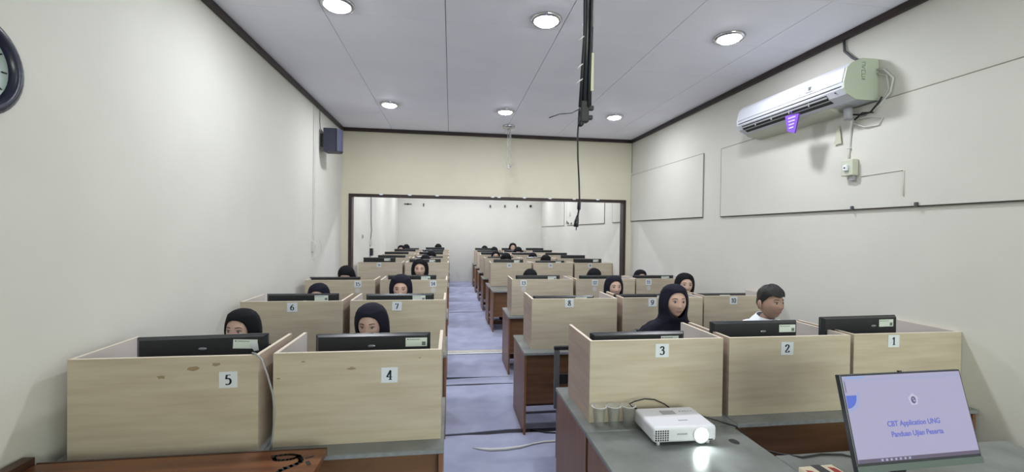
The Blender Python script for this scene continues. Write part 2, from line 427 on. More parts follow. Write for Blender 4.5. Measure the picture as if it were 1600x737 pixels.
m = MB(); m.tube([(.0085, 0, -.445), (.007, 0, -.48)], .0085, 8); m.tube([(.007, 0, -.48), (.001, 0, -.52)], .0045, 7); build('inline_joint', m, 'cable_b', t)
m = MB(); m.tube([(.002, 0, -.508), (-.003, 0, -.535), (-.006, 0, -.562)], [.006, .011, .012], 8); m.tube([(-.003, 0, -.56), (-.005, 0, -.578)], .0025, 5); build('plug', m, 'plastic', t)

# ------------------------------------------------------------------ air conditioner
t = thing('air_conditioner', 'white split air conditioner high on the right wall, with a purple tag hung from it', 'air conditioner', (XR, 2.98, 2.9))
LA = 1.28
prof = [(0, .325), (-.145, .325), (-.235, .285), (-.275, .245), (-.300, .14), (-.298, .085), (-.27, .04), (-.19, .0), (0, 0)]
def acprof(mb, y0, y1, pr, mi=0): mb.poly([(x, y0, z) for x, z in pr], (0, y1-y0, 0), mi)
m = MB(); acprof(m, .012, LA-.012, prof); build('body', m, 'ac', t)
m = MB(); acprof(m, 0, .012, [(x*1.01, z) for x, z in prof]); e = build('end_cap', m, 'ac_side', t); e['label'] = 'yellowed end cap with green lettering'
m = MB(); acprof(m, LA-.012, LA, [(x*1.01, z) for x, z in prof]); build('end_cap', m, 'ac', t)
m = MB(); m.poly([(-.300, .02, .135), (-.304, .02, .135), (-.304, .02, .142), (-.281, .02, .246), (-.276, .02, .246)], (0, LA-.04, 0)); build('front_panel', m, 'ac', t)
m = MB(); m.box(-.3035, -.298, .03, LA-.03, .100, .106); build('panel_seam', m, 'vent', t)
m = MB(); m.poly([(-.292, .17, .075), (-.275, .17, .042), (-.225, .17, .014), (-.20, .17, .02), (-.25, .17, .07)], (0, LA-.24, 0)); build('air_outlet', m, 'vent', t)
for k in range(2):
    m = MB(); m.poly([(-.2925+.028*k, .17, .062-.026*k), (-.286+.028*k, .17, .050-.022*k), (-.283+.028*k, .17, .052-.022*k), (-.289+.028*k, .17, .064-.026*k)], (0, LA-.24, 0)); build('louvre', m, 'grey_pl', t)
for k in range(4):
    m = MB(); m.box(-.289, -.279, .35+.22*k, .356+.22*k, .035, .07); build('louvre_divider', m, 'grey_pl', t)
m = MB(); m.box(-.3035, -.300, .30, .37, .15, .158); m.box(-.3035, -.297, .325, .345, .172, .186); m.box(-.300, -.295, .32, .35, .192, .197); build('front_mark', m, 'print', t)
m = MB(); m.lathe([(0, -.006), (.006, -.006), (.006, 0), (0, 0)], 10, c=(-.288, .09, .070), axis='x'); build('sensor', m, 'vent', t)
# illegible handwritten green letters on the near end cap (written vertically)
m = MB()
def scribble(mb, segs, y, w=.004, axis='x'):
    for a, b in segs:
        mb.tube([(a[0], y, a[1]), (b[0], y, b[1])], w, 4)
zz = .29
for ch in ([((0, 0), (.03, .004)), ((.03, .004), (.03, -.02)), ((0, -.022), (.03, -.02))], [((0, -.006), (.03, .004)), ((0, -.006), (.03, -.018))], [((0, 0), (.032, 0)), ((.032, 0), (.032, -.022)), ((0, 0), (0, -.022))],
           [((0, 0), (.03, 0)), ((0, -.02), (.03, -.02)), ((.0, 0), (0, -.02))], [((0, 0), (.03, -.01)), ((.0, -.012), (.03, -.012))]):
    scribble(m, [((-.15+a[0], zz+a[1]), (-.15+b[0], zz+b[1])) for a, b in ch], -.001, .0018); zz -= .030
lt = build('lettering', m, mat('green_marker', (.16, .26, .17), .6), e)
m = MB(); m.poly([(-.012, .25, -.001), (-.19, .25, -.001), (-.17, .25, -.02), (-.012, .25, -.045)], (0, LA-.25, 0)); build('mounting_plate', m, 'ivory', t)
# cables of the air conditioner
t = thing('pipe_bundle', 'grey pipe stub with looped white and black cables behind the air conditioner', 'pipe', (XR, 3.12, 2.9))
m = MB(); m.tube([(-.09, .03, -.02), (-.09, .03, -.06), (-.088, .03, -.11)], .032, 12); build('pipe', m, 'grey_pl', t)
m = MB(); m.tube([(-.05, .02, -.07), (-.05, -.05, -.09), (-.04, -.12, -.085), (-.03, -.18, -.02), (-.03, -.2, .01)], .007, 7); m.tube([(-.06, .0, -.12), (-.05, -.06, -.075), (-.04, -.14, -.095)], .006, 6); build('black_cable', m, 'cable_b', t)
m = MB(); m.tube([(-.015, -.125, .25), (-.015, -.20, .22), (-.015, -.27, .13), (-.015, -.25, .03), (-.015, -.17, -.04), (-.02, -.06, -.11), (-.05, .02, -.10)], .007, 7)
m.tube([(-.015, -.125, .22), (-.015, -.22, .17), (-.015, -.24, .06), (-.015, -.16, -.05), (-.03, -.02, -.11)], .005, 6)
m.tube([(-.05, .0, -.11), (-.03, -.12, -.12), (-.02, -.20, -.15), (-.02, -.17, -.20), (-.03, -.06, -.19), (-.05, .02, -.14)], .005, 6); build('white_cable', m, 'cable_w', t)
t = thing('refrigerant_pipe', 'dark curved pipe from the ceiling edge down to the air conditioner', 'pipe', (XR, 3.1, 3.2))
m = MB(); m.tube([(-.02, .17, .30), (-.022, .16, .2), (-.022, .08, .11), (-.022, .0, .045), (-.03, -.06, .02)], .010, 8); build('pipe', m, 'steel', t)
t = thing('socket_cable', 'ivory cord running down the wall from the air conditioner to its socket', 'cord', (XR, 3.19, 2.48))
m = MB(); m.tube([(-.07, -.05, .30), (-.03, -.01, .26), (-.022, .0, .18), (-.022, .01, .05), (-.022, .01, .0)], .008, 7); build('cord', m, 'cable_w', t)
B('clip', 'cable_w', (-.034, -.01, -.005, .022, .08, .10), t, bev=.002)
t = thing('wall_socket', 'ivory wall socket box with plug below the air conditioner', 'socket', (XR-.014, 3.17, 2.33))
B('box', 'ivory', (-.06, 0, -.055, .055, 0, .135), t, bev=.008)
m = MB(); m.box(-.078, -.058, -.02, .02, .04, .09, bev=.005); build('plug', m, 'paper', t)
m = MB(); m.lathe([(0, -.004), (.006, -.004), (.006, 0), (0, 0)], 10, c=(-.078, .0, .065), axis='x'); build('pilot_lamp', m, 'vent', t)
B('cable_gland', 'grey_pl', (-.035, -.005, -.035, .005, -.04, .001), t, bev=.003)
for k, (yy, zz) in enumerate(((3.16, 2.05), (2.66, 2.05))):
    m = MB(); m.box(-.02, 0, -.008, .008, -.004, .03, bev=.002); o = build('board_clip', m, 'steel'); o.location = (XR-.014, yy, zz)
    tag(o, 'small dark clip at the lower edge of the long wall board, %s' % ['below the socket', 'nearer the camera'][k], 'clip')
t = thing('air_freshener', 'purple plastic tag hanging from the air conditioner outlet', 'air freshener', (XR-.285, 3.50, 2.86))
m = MB(); m.poly([(-.012, -.075, .045), (-.012, .085, .06), (-.012, .055, -.085), (-.012, -.03, -.12)], (.012, 0, 0)); build('case', m, 'purple', t)
m = MB()
for k in range(4): m.box(-.016, -.012, -.04+.006*k, .045-.004*k, .02-.03*k, .034-.03*k, bev=.001)
build('label_print', m, 'lilac', t)
m = MB(); m.tube([(-.004, .02, .05), (-.004, .02, .085), (.012, .02, .085)], .004, 6); build('hook', m, 'purple', t)
t = thing('hanging_tape', 'narrow strip of yellowed tape hanging under the air conditioner', 'tape', (XR-.03, 3.30, 2.70))
m = MB(); m.poly([(0, -.012, .075), (0, .006, .075), (0, .04, -.08), (0, -.035, -.08)], (.003, 0, 0)); build('strip', m, mat('yellow_tape', (.5, .48, .38), .5), t)

# ------------------------------------------------------------------ left wall things
t = thing('wall_clock', 'round wall clock with a dark navy rim on the left wall', 'clock', (XL, 1.92, 2.455))
def disc(mb, prof, seg=40): mb.lathe(prof, seg, axis='x')
m = MB(); disc(m, [(.155, .012), (.16, .035), (.185, .042), (.205, .03), (.21, 0)]); build('rim', m, 'clockrim', t)
m = MB(); disc(m, [(0, .014), (.157, .014)]); build('dial', m, 'clockglass', t)
m = MB(); m.box(.018, .02, -.004, .004, -.01, .10); m.box(.021, .023, -.07, .01, -.003, .003); build('hand', m, 'blackpaint', t)
m = MB()
for k in range(12):
    a = k*math.pi/6; c, s_ = math.cos(a), math.sin(a)
    m.tube([(.017, .125*c, .125*s_), (.017, .145*c, .145*s_)], .003, 4)
build('hour_marks', m, 'blackpaint', t)
t = thing('wall_speaker', 'dark blue grey loudspeaker mounted high on the left wall near the back corner', 'speaker', (XL, 6.47, 2.925))
B('bracket', 'plastic', (0, .07, -.04, .04, .08, .26), t, bev=.004)
m = MB(); m.poly([(.06, -.11, 0), (.06, .11, 0), (.24, .11, 0), (.27, .08, 0), (.285, .0, 0), (.27, -.08, 0), (.24, -.11, 0)], (0, 0, .325)); build('cabinet', m, 'speaker', t)
m = MB(); m.poly([(.245, .118, .01), (.28, .08, .01), (.296, 0, .01), (.28, -.08, .01), (.245, -.118, .01), (.235, -.105, .01), (.26, 0, .01), (.235, .105, .01)], (0, 0, .305)); build('grille', m, 'grille', t)
t = thing('cable_conduit', 'vertical white cable conduit on the left wall below the speaker', 'conduit', (XL, 6.12, 1.7))
m = MB(); m.box(0, .014, -.010, .010, 0, 1.79, bev=.002); build('channel', m, 'wall', t)
m = MB(); m.tube([(.02, .012, 1.78), (.018, .02, 1.2), (.02, .014, .6), (.02, .012, .05), (.02, 0, -.03)], .004, 6); build('cable', m, 'cable_w', t)
t = thing('light_switch', 'small white switch box with a loose wire loop on the left wall', 'switch', (XL, 6.12, 1.53))
B('box', 'cable_w', (0, .035, -.04, .04, 0, .14), t, bev=.004); B('rocker', 'ivory', (.035, .042, -.018, .018, .04, .10), t, bev=.003)
m = MB(); m.tube([(.02, .04, .13), (.05, .13, .16), (.06, .22, .06), (.05, .17, -.06), (.03, .06, -.05), (.01, .0, -.12)], .003, 5); build('wire_loop', m, 'cable_w', t)
t = thing('speaker_cable', 'thin dark cable from the ceiling edge down to the loudspeaker', 'cable', (XL, 6.38, 3.25))
m = MB(); m.tube([(.008, 0, .25), (.008, .0, .1), (.008, .02, .0), (.03, .06, -.05)], .004, 5); build('cord', m, 'steel', t)
# beyond the opening, left wall
t = thing('cable_conduit', 'vertical grey cable on the left wall beyond the opening', 'conduit', (XL, 10.3, 1.62))
m = MB(); m.tube([(.01, .0, 1.8), (.012, .02, 1.1), (.01, .06, .45), (.012, .12, .2), (.01, .02, 0)], .016, 6); build('cable', m, 'cable_g', t)
t = thing('power_box', 'white socket box with a black adapter on the left wall beyond the opening', 'socket', (XL, 10.33, 1.24))
B('socket', 'cable_w', (0, .05, -.07, .07, .24, .38), t, bev=.005); B('adapter', 'plastic', (0, .06, -.06, .08, 0, .17), t, bev=.006)
t = thing('light_switch', 'small square switch on the left wall beyond the opening', 'switch', (XL, 9.42, 1.65))
B('plate', 'ivory', (0, .012, -.05, .05, 0, .09), t, bev=.003); B('rocker', 'steel', (.012, .018, -.02, .02, .02, .07), t, bev=.002)

# ------------------------------------------------------------------ digits (serif style strokes)
DG = {
 '0': [[(.25, 0), (.08, .12), (.03, .5), (.08, .88), (.25, 1), (.42, .88), (.47, .5), (.42, .12), (.25, 0)]],
 '1': [[(.27, 0), (.27, 1)], [(.08, .80), (.27, 1)], [(.10, 0), (.44, 0)]],
 '2': [[(.04, .75), (.10, .93), (.26, 1), (.42, .9), (.43, .72), (.32, .5), (.05, .04), (.46, .04)], [(.46, .04), (.48, .2)]],
 '3': [[(.05, .82), (.14, .97), (.28, 1), (.41, .88), (.39, .66), (.20, .54)], [(.20, .54), (.38, .50), (.46, .32), (.42, .1), (.25, 0), (.10, .02), (.03, .12)]],
 '4': [[(.34, 0), (.34, 1)], [(.34, 1), (.02, .30), (.49, .30)], [(.2, 0), (.47, 0)]],
 '5': [[(.44, 1), (.14, 1), (.08, .6)], [(.08, .6), (.26, .64), (.42, .52), (.46, .3), (.38, .08), (.20, 0), (.04, .05)]],
 '6': [[(.44, .97), (.24, .84), (.08, .6), (.04, .32), (.10, .08), (.26, 0), (.42, .08), (.47, .3), (.40, .52), (.24, .58), (.08, .46)]],
 '7': [[(.04, .78), (.07, .97), (.46, .97)], [(.46, .97), (.22, 0)]],
 '8': [[(.25, 0), (.08, .08), (.05, .27), (.22, .50), (.40, .68), (.38, .92), (.25, 1), (.11, .92), (.10, .70), (.28, .50), (.45, .28), (.42, .08), (.25, 0)]],
 '9': [[(.06, .03), (.26, .16), (.42, .4), (.46, .68), (.40, .92), (.24, 1), (.08, .92), (.03, .70), (.10, .48), (.26, .42), (.42, .54)]],
}
def ribbon(mb, pts, y, thick, thin, dep):
    for a, b in zip(pts, pts[1:]):
        dx, dz = b[0]-a[0], b[1]-a[1]; L = math.hypot(dx, dz)
        if L < 1e-6: continue
        wv = thin+(thick-thin)*abs(dz)/L; nx, nz = -dz/L*wv/2, dx/L*wv/2; ex, ez = dx/L*thin*.3, dz/L*thin*.3
        q = [(a[0]-ex+nx, y, a[1]-ez+nz), (a[0]-ex-nx, y, a[1]-ez-nz), (b[0]+ex-nx, y, b[1]+ez-nz), (b[0]+ex+nx, y, b[1]+ez+nz)]
        mb.poly(q, (0, -dep, 0))
def curve(st):
    if len(st) < 4: return st
    P = [st[0]]+st+[st[-1]]; out = []
    for i in range(1, len(P)-2):
        for q in range(4):
            t = q/4; a, b, c, d = P[i-1], P[i], P[i+1], P[i+2]
            out.append(tuple(.5*((2*b[k])+(-a[k]+c[k])*t+(2*a[k]-5*b[k]+4*c[k]-d[k])*t*t+(-a[k]+3*b[k]-3*c[k]+d[k])*t**3) for k in (0, 1)))
    return out+[st[-1]]
def number_mesh(txt, h, y):
    mb = MB(); wtot = len(txt)*.64*h-.06*h; x = -wtot/2
    for c in txt:
        for st in DG[c]: ribbon(mb, [(x+p[0]*h*1.15, (p[1]-.5)*h) for p in curve(st)], y, .20*h, .075*h, .0006)
        x += .64*h
    return mb.mesh('number', 'ink')

# ------------------------------------------------------------------ study carrels
CW, CD, CHT = .82, .45, .465
def carrel(x, y, num, card_u, card_top, label, group, sticker=False, wide=CW):
    """x = left edge, y = face, stands on the desk at .75; the open side looks away from the camera"""
    t = thing('study_carrel', label, 'study carrel', (x+wide/2, y, .75), group=group)
    h = wide/2
    o = link('front_panel', shared(('fp', round(wide, 3)), lambda: mb_panel(-h, h, 0, .018, 0, CHT)), t)
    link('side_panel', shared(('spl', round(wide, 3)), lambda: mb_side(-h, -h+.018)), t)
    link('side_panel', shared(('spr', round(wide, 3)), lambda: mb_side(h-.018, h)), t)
    if num:
        cx, cz = card_u-(x+wide/2), card_top-.75
        k = link('number_card', shared('card', lambda: mb_box((-.041, .041, -.0015, 0, -.078, 0), 'paper')), t)
        k.location = (cx, -.0005, cz); k.rotation_euler = (0, random.uniform(-.03, .03), 0)
        nm = link('number', number_mesh(num, .046 if len(num) == 1 else .042, -.0016), k); nm.location = (0, 0, -.039)
    if sticker:
        k = link('faded_sticker', shared('fst', lambda: MBpoly_disc(.032)), t); k.location = (cx+random.uniform(-.01, .01), -.001, cz-.12)
    return t
SH = {}
def shared(k, fn):
    if k not in SH: SH[k] = fn()
    return SH[k]
def mb_box(d, mt, bev=0.): m = MB(); m.box(*d, bev=bev); return m.mesh('part', mt)
def MBpoly_disc(r):
    m = MB(); m.lathe([(0, -.001), (r, -.001), (r, 0), (0, 0)], 14, axis='y', smooth=False); return m.mesh('disc', mat('faded_paper', (.62, .60, .58), .8))
def mb_panel(x0, x1, y0, y1, z0, z1):
    m = MB(); m.box(x0, x1, y0, y1, z0, z1)
    me = m.mesh('panel', ['maple', 'maple_edge', 'laminate'])
    for p in me.polygons:
        if abs(p.normal.z) > .9: p.material_index = 1
        elif p.normal.y > .9: p.material_index = 2
    return me
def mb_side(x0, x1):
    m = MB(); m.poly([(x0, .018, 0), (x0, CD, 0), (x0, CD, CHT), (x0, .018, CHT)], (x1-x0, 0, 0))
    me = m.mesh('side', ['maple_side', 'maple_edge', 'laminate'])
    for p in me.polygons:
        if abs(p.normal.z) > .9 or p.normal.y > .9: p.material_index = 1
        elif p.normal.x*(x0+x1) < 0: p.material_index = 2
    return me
# ------------------------------------------------------------------ desks
def desk(x0, x1, yf, label, group, depth=.68, name='computer_desk'):
    t = thing(name, label, 'desk', ((x0+x1)/2, yf, 0), group=group)
    h = (x1-x0)/2; k = round(h, 3)
    tp = link('tabletop', shared(('tt', k, depth), lambda: mb_top(h, depth)), t)
    for s_ in (-1, 1):
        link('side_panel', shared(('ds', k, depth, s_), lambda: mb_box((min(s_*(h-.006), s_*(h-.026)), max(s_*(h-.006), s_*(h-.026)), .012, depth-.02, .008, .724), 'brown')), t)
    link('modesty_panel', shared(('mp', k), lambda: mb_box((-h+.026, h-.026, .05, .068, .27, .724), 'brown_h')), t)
    link('foot_rail', shared(('frl', k, depth), lambda: mb_box((-h+.026, h-.026, depth-.16, depth-.14, .06, .13), 'brown_h')), t)
    return t
def mb_top(h, d):
    m = MB(); m.box(-h, h, 0, d, .725, .75, bev=.003, seg=1)
    me = m.mesh('top', ['greytop', 'greyedge'])
    for p in me.polygons:
        if abs(p.normal.z) < .5: p.material_index = 1
    return me
# ------------------------------------------------------------------ monitors
def monitor_proto(label_side=True):
    t = thing('monitor', 'x', 'monitor', (0, 0, .75))
    H0 = .155; H1 = .51; W = .305
    m = MB(); m.box(-W, W, .020, .034, H0, H1, bev=.004)
    build('bezel', m, 'plastic2', t)
    m = MB()
    a = [(-W+.004, .020, H0+.004), (W-.004, .020, H0+.004), (W-.004, .020, H1-.003), (-W+.004, .020, H1-.003)]
    b = [(-W+.02, .0, H0+.03), (W-.02, .0, H0+.03), (W-.02, .0, H1-.012), (-W+.02, .0, H1-.012)]
    c = [(-W+.024, -.0005, H0+.034), (W-.024, -.0005, H0+.034), (W-.024, -.0005, H1-.016), (-W+.024, -.0005, H1-.016)]
    R = [[m.bm.verts.new(p) for p in q] for q in (a, b, c)]
    for P_, Q in zip(R, R[1:]):
        for i in range(4): m.bm.faces.new((P_[i], P_[(i+1) % 4], Q[(i+1) % 4], Q[i]))
    m.bm.faces.new(R[2]); m.bm.faces.new(R[0][::-1])
    m.box(-.17, .17, -.026, 0, H0+.04, H1-.125, bev=.008)
    build('back_shell', m, 'plastic', t)
    m = MB(); m.box(-W+.012, W-.012, .0345, .0355, H0+.02, H1-.012); build('screen', m, emit('lit_screen', (.75, .80, .95), .9), t)
    m = MB(); m.box(-.03, .03, -.012, .012, .012, H0+.10, bev=.006); build('stand_neck', m, 'plastic', t)
    m = MB(); m.box(-.12, .12, -.09, .10, 0, .012, bev=.005); build('stand_base', m, 'plastic', t)
    return t
MP_STK = None
def add_sticker(t, cx=.205, w=.052, z=.455, tilt=0., creased=False):
    k = link('label_sticker', shared('stk', lambda: mb_box((-.058, .058, -.0012, 0, -.024, .024), 'sticker')), t)
    k.location = (cx, -.0008, z); k.rotation_euler = (0, tilt, 0)
    k.scale = (w/.052, 1, 1)
    def pr():
        m = MB()
        m.box(.030, .050, -.0020, -.0012, -.018, .002); m.box(-.05, -.042, -.002, -.0012, .012, .018)
        m.box(-.038, .02, -.0020, -.0012, .013, .016)
        return m.mesh('print', 'print')
    link('barcode', shared('stkp', pr), k)
    if creased:
        m = MB(); m.poly([(.03, -.002, .022), (.062, -.012, .012), (.07, -.01, -.03), (.045, -.003, -.036), (.02, -.002, .0)], (0, -.001, 0)); build('peeling_corner', m, 'paper', k)
def add_badge(t, x=.0, z=.445):
    def bd():
        m = MB(); m.ell((0, 0, 0), (.021, .003, .008), 14, 6); return m.mesh('badge', 'badge')
    k = link('maker_badge', shared('bdg', bd), t); k.location = (x, -.001, z)

# ------------------------------------------------------------------ layout of the seats
LXS = [-1.74, -.86]; RXS = [.792, 1.652, 2.512]
SEAT = {'5': 'front row, against the left wall', '4': 'front row, left of the aisle', '3': 'front row, right of the aisle', '2': 'front row, middle of the right block', '1': 'front row, against the right wall',
        '6': 'second row, against the left wall', '7': 'second row, left of the aisle', '8': 'second row, right of the aisle', '9': 'second row, middle of the right block', '10': 'second row, against the right wall',
        '15': 'third row, against the left wall', '14': 'third row, left of the aisle', '13': 'third row, right of the aisle', '12': 'third row, middle of the right block', '11': 'third row, against the right wall'}
def dlab(n): return 'grey-topped brown desk under carrel %s, %s' % (n, SEAT[n])
front = [ # number, x, face y, desk x0,x1, card x, card top z, sticker
 ('5', LXS[0], 2.25, -1.79, -.895, -1.055, 1.139, 0), ('4', LXS[1], 2.27, -.893, -.022, -.302, 1.130, 0),
 ('3', RXS[0], 2.365, .735, 1.632, 1.226, 1.190, 0), ('2', RXS[1], 2.365, 1.634, 2.494, 2.035, 1.182, 0), ('1', RXS[2], 2.38, 2.496, 3.30, 2.80, 1.206, 0),
 ('6', LXS[0], 3.90, -1.79, -.895, -1.33, 1.203, 0), ('7', LXS[1], 3.91, -.893, -.022, -.462, 1.202, 0),
 ('8', RXS[0]-.045, 3.91, .66, 1.60, 1.10, 1.213, 0), ('9', RXS[1]-.02, 3.93, 1.602, 2.494, 1.93, 1.207, 0), ('10', RXS[2], 4.0, 2.496, 3.30, 2.83, 1.207, 0),
 ('15', LXS[0], 5.52, -1.79, -.895, -1.125, 1.203, 1), ('14', LXS[1], 5.52, -.893, -.022, -.215, 1.205, 1),
 ('13', RXS[0], 5.55, .735, 1.632, .945, 1.206, 1), ('12', RXS[1], 5.55, 1.634, 2.494, 1.91, 1.206, 1), ('11', RXS[2], 5.60, 2.496, 3.30, 2.69, 1.206, 1),
]
for n, x, y, dx0, dx1, cu, ct, st in front:
    wd = .80 if n == '1' else (.795 if n in ('10', '11') else CW)
    lb = 'pale maple study carrel numbered %s, %s' % (n, SEAT[n])
    carrel(x, y, n, cu, ct, lb, 'numbered study carrels', sticker=bool(st), wide=wd)
    desk(dx0, dx1, y-.11, dlab(n), 'desks under the carrels')
farY = [8.55, 10.0, 11.45, 12.95, 14.35]
nm = ['first', 'second', 'third', 'fourth', 'last']
cn = ['against the left wall', 'left of the aisle', 'right of the aisle', 'middle of the right block', 'against the right wall']
def farlab(r, c): return '%s row beyond the opening, %s' % (nm[r], cn[c])
fn = {0: ('16', -1.355, 1.205), 1: None, 2: ('18', 1.16, 1.200), 3: ('19', 2.005, 1.199), 4: ('20', 2.835, 1.199)}
for r in range(5):
    for c, x in enumerate(LXS+RXS):
        wd = CW if c < 4 else .795
        num = fn[c] if r == 0 else None
        carrel(x, farY[r], num[0] if num else None, num[1] if num else 0, num[2] if num else 0, 'maple study carrel, '+farlab(r, c), 'study carrels beyond the opening', wide=wd)
        dx0, dx1 = [(-1.79, -.895), (-.893, -.022), (.735, 1.632), (1.634, 2.494), (2.496, 3.30)][c]
        desk(dx0, dx1, farY[r]-.11, 'desk, '+farlab(r, c), 'desks beyond the opening')
for k, (a, b) in enumerate(((.76, 1.61), (1.62, 2.47), (2.48, 3.30))):
    desk(a, b, 7.82 if k else 7.80, 'empty grey-topped brown desk just past the opening, %s' % ['beside the aisle', 'second from the aisle', 'against the right wall'][k], 'empty desks past the opening', depth=.58)

# monitors: (x centre, y, top z, yaw, badge x or None, sticker x or None, label)
mp = capture(monitor_proto())
mons = [
 ('5', -1.268, 2.44, 1.268, .075, .0, .20), ('4', -.412, 2.44, 1.262, -.0, -.01, .23), ('3', 1.154, 2.52, 1.221, -.01, 0, .20),
 ('2', 1.945, 2.52, 1.277, .0, .05, .22), ('1', 2.725, 2.53, 1.295, .05, .1, .20), ('6', -1.304, 4.08, 1.252, 0, .02, .16), ('7', -.455, 4.08, 1.245, 0, None, .17),
 ('8', 1.10, 4.09, 1.214, 0, None, .17), ('9', 1.92, 4.10, 1.222, 0, None, .2), ('10', 2.80, 4.17, 1.214, 0, None, .05), ('15', -1.44, 5.70, 1.232, 0, None, None),
 ('14', -.487, 5.70, 1.255, 0, None, .17), ('13', 1.178, 5.74, 1.247, 0, None, .19), ('12', 2.061, 5.74, 1.245, 0, None, None), ('11', 2.86, 5.79, 1.24, 0, None, .17)]
for n, x, y, z, yaw, bd, st in mons:
    t = dup(mp, (x, y, z-.51), yaw, 'black monitor back inside carrel %s, %s' % (n, SEAT[n]), 'monitors in the numbered carrels')
    t.location.z = z-.51
    if bd is not None: add_badge(t, bd)
    if st is not None: add_sticker(t, st, tilt=.05 if n == '5' else 0, creased=(n == '5'), z=.462 if n in '54321' else .472)
fm = [[(-1.38, 1.295), (-.50, 1.272), (1.172, 1.27), (2.043, 1.247), (2.848, 1.287)],
      [(-1.336, 1.262), (-.485, 1.24), (1.174, 1.24), (2.10, 1.235), (2.95, 1.285)],
      [(-1.402, 1.27), (-.507, 1.278), (1.118, 1.275), (1.954, 1.27), (2.889, 1.27)],
      [(-1.342, 1.283), (-.516, 1.272), (1.102, 1.265), (1.934, 1.275), (2.82, 1.28)],
      [(-1.34, 1.255), (-.51, 1.285), (1.12, 1.275), (2.016, 1.28), (2.848, 1.288)]]
for r in range(5):
    for c in range(5):
        x, z = fm[r][c]
        t = dup(mp, (x, farY[r]+.19, z-.51), 0, 'black monitor, '+farlab(r, c), 'monitors beyond the opening')
        if r == 0: add_sticker(t, [.15, .14, .17, .17, .17][c], z=.47)
# prototype becomes the last monitor of the row against the right wall
proto_hide = [mp]+[o for o, _ in CH[mp.name]]
for o in proto_hide: bpy.data.objects.remove(o)
# small stands: monitors are raised on a riser block
# ------------------------------------------------------------------ people
def smooth(a, b, x):
    t = max(0, min(1, (x-a)/(b-a))); return t*t*(3-2*t)
HC = Vector((0, -.02, 1.205))
def head_pt(d):
    x, y, z = .0765*d[0], .098*d[1], .118*d[2]
    dn = max(0, -d[2]); up = max(0, d[2])
    x *= 1-.34*dn**1.6
    if d[1] > 0: y *= 1-.5*dn**1.3
    else: y *= 1-.10*dn
    if d[1] < 0:
        fx = x; fz = z
        g = lambda cx, cz, sx, sz: math.exp(-((fx-cx)/sx)**2-((fz-cz)/sz)**2)
        y -= .019*g(0, -.020, .011, .013)+.010*g(0, .004, .009, .022)      # nose tip, bridge
        y -= .006*g(.013, -.024, .008, .008)+.006*g(-.013, -.024, .008, .008)
        y += .009*(g(.031, .014, .017, .011)+g(-.031, .014, .017, .011))
        y -= .004*(g(.03, .036, .022, .008)+g(-.03, .036, .022, .008))
        y -= .005*g(0, -.054, .022, .010); y += .003*g(0, -.0545, .02, .0025)
        y += .003*g(0, -.072, .02, .006); y -= .008*g(0, -.090, .022, .014)
        y -= .004*(g(.042, -.02, .02, .02)+g(-.042, -.02, .02, .02))
    return Vector((x, y, z))+HC
def head_into(bm, nr=56, ns=64):
    vs = []
    for i in range(nr+1):
        ph = math.pi*i/nr
        if i in (0, nr): vs.append([bm.verts.new(head_pt((0, 0, math.cos(ph))))]); continue
        vs.append([bm.verts.new(head_pt((math.sin(ph)*math.sin(2*math.pi*k/ns), -math.sin(ph)*math.cos(2*math.pi*k/ns), math.cos(ph)))) for k in range(ns)])
    for A, Bq in zip(vs, vs[1:]):
        for k in range(ns):
            k2 = (k+1) % ns
            if len(A) == 1: f = (A[0], Bq[k], Bq[k2])
            elif len(Bq) == 1: f = (A[k2], A[k], Bq[0])
            else: f = (A[k2], A[k], Bq[k], Bq[k2])
            bm.faces.new(f).smooth = True
def face_y(x, z):
    best = 0; lo = 9
    for i in range(30):
        for k in range(-14, 15):
            ph = math.pi*(i+.5)/30; th = k*.09
            p = head_pt((math.sin(ph)*math.sin(th), -math.sin(ph)*math.cos(th), math.cos(ph)))
            e = (p.x-x)**2+(p.z-HC.z-z)**2
            if e < lo: lo = e; best = p.y
    return best
def skin_mesh(nodes, edges, root, sub=2):
    me = bpy.data.meshes.new('sk'); names = list(nodes); ix = {n: i for i, n in enumerate(names)}
    me.from_pydata([nodes[n][0] for n in names], [(ix[a], ix[b]) for a, b in edges], [])
    o = bpy.data.objects.new('sk', me); C.objects.link(o)
    o.modifiers.new('s', 'SKIN')
    if not me.skin_vertices: 
        bpy.context.view_layer.objects.active = o
    for n in names:
        sv = me.skin_vertices[0].data[ix[n]]; r = nodes[n][1]
        sv.radius = r if isinstance(r, tuple) else (r, r); sv.use_root = (n == root)
    sm = o.modifiers.new('u', 'SUBSURF'); sm.levels = sub; sm.render_levels = sub
    dg = bpy.context.evaluated_depsgraph_get()
    out = bpy.data.meshes.new_from_object(o.evaluated_get(dg))
    bpy.data.objects.remove(o); bpy.data.meshes.remove(me)
    return out
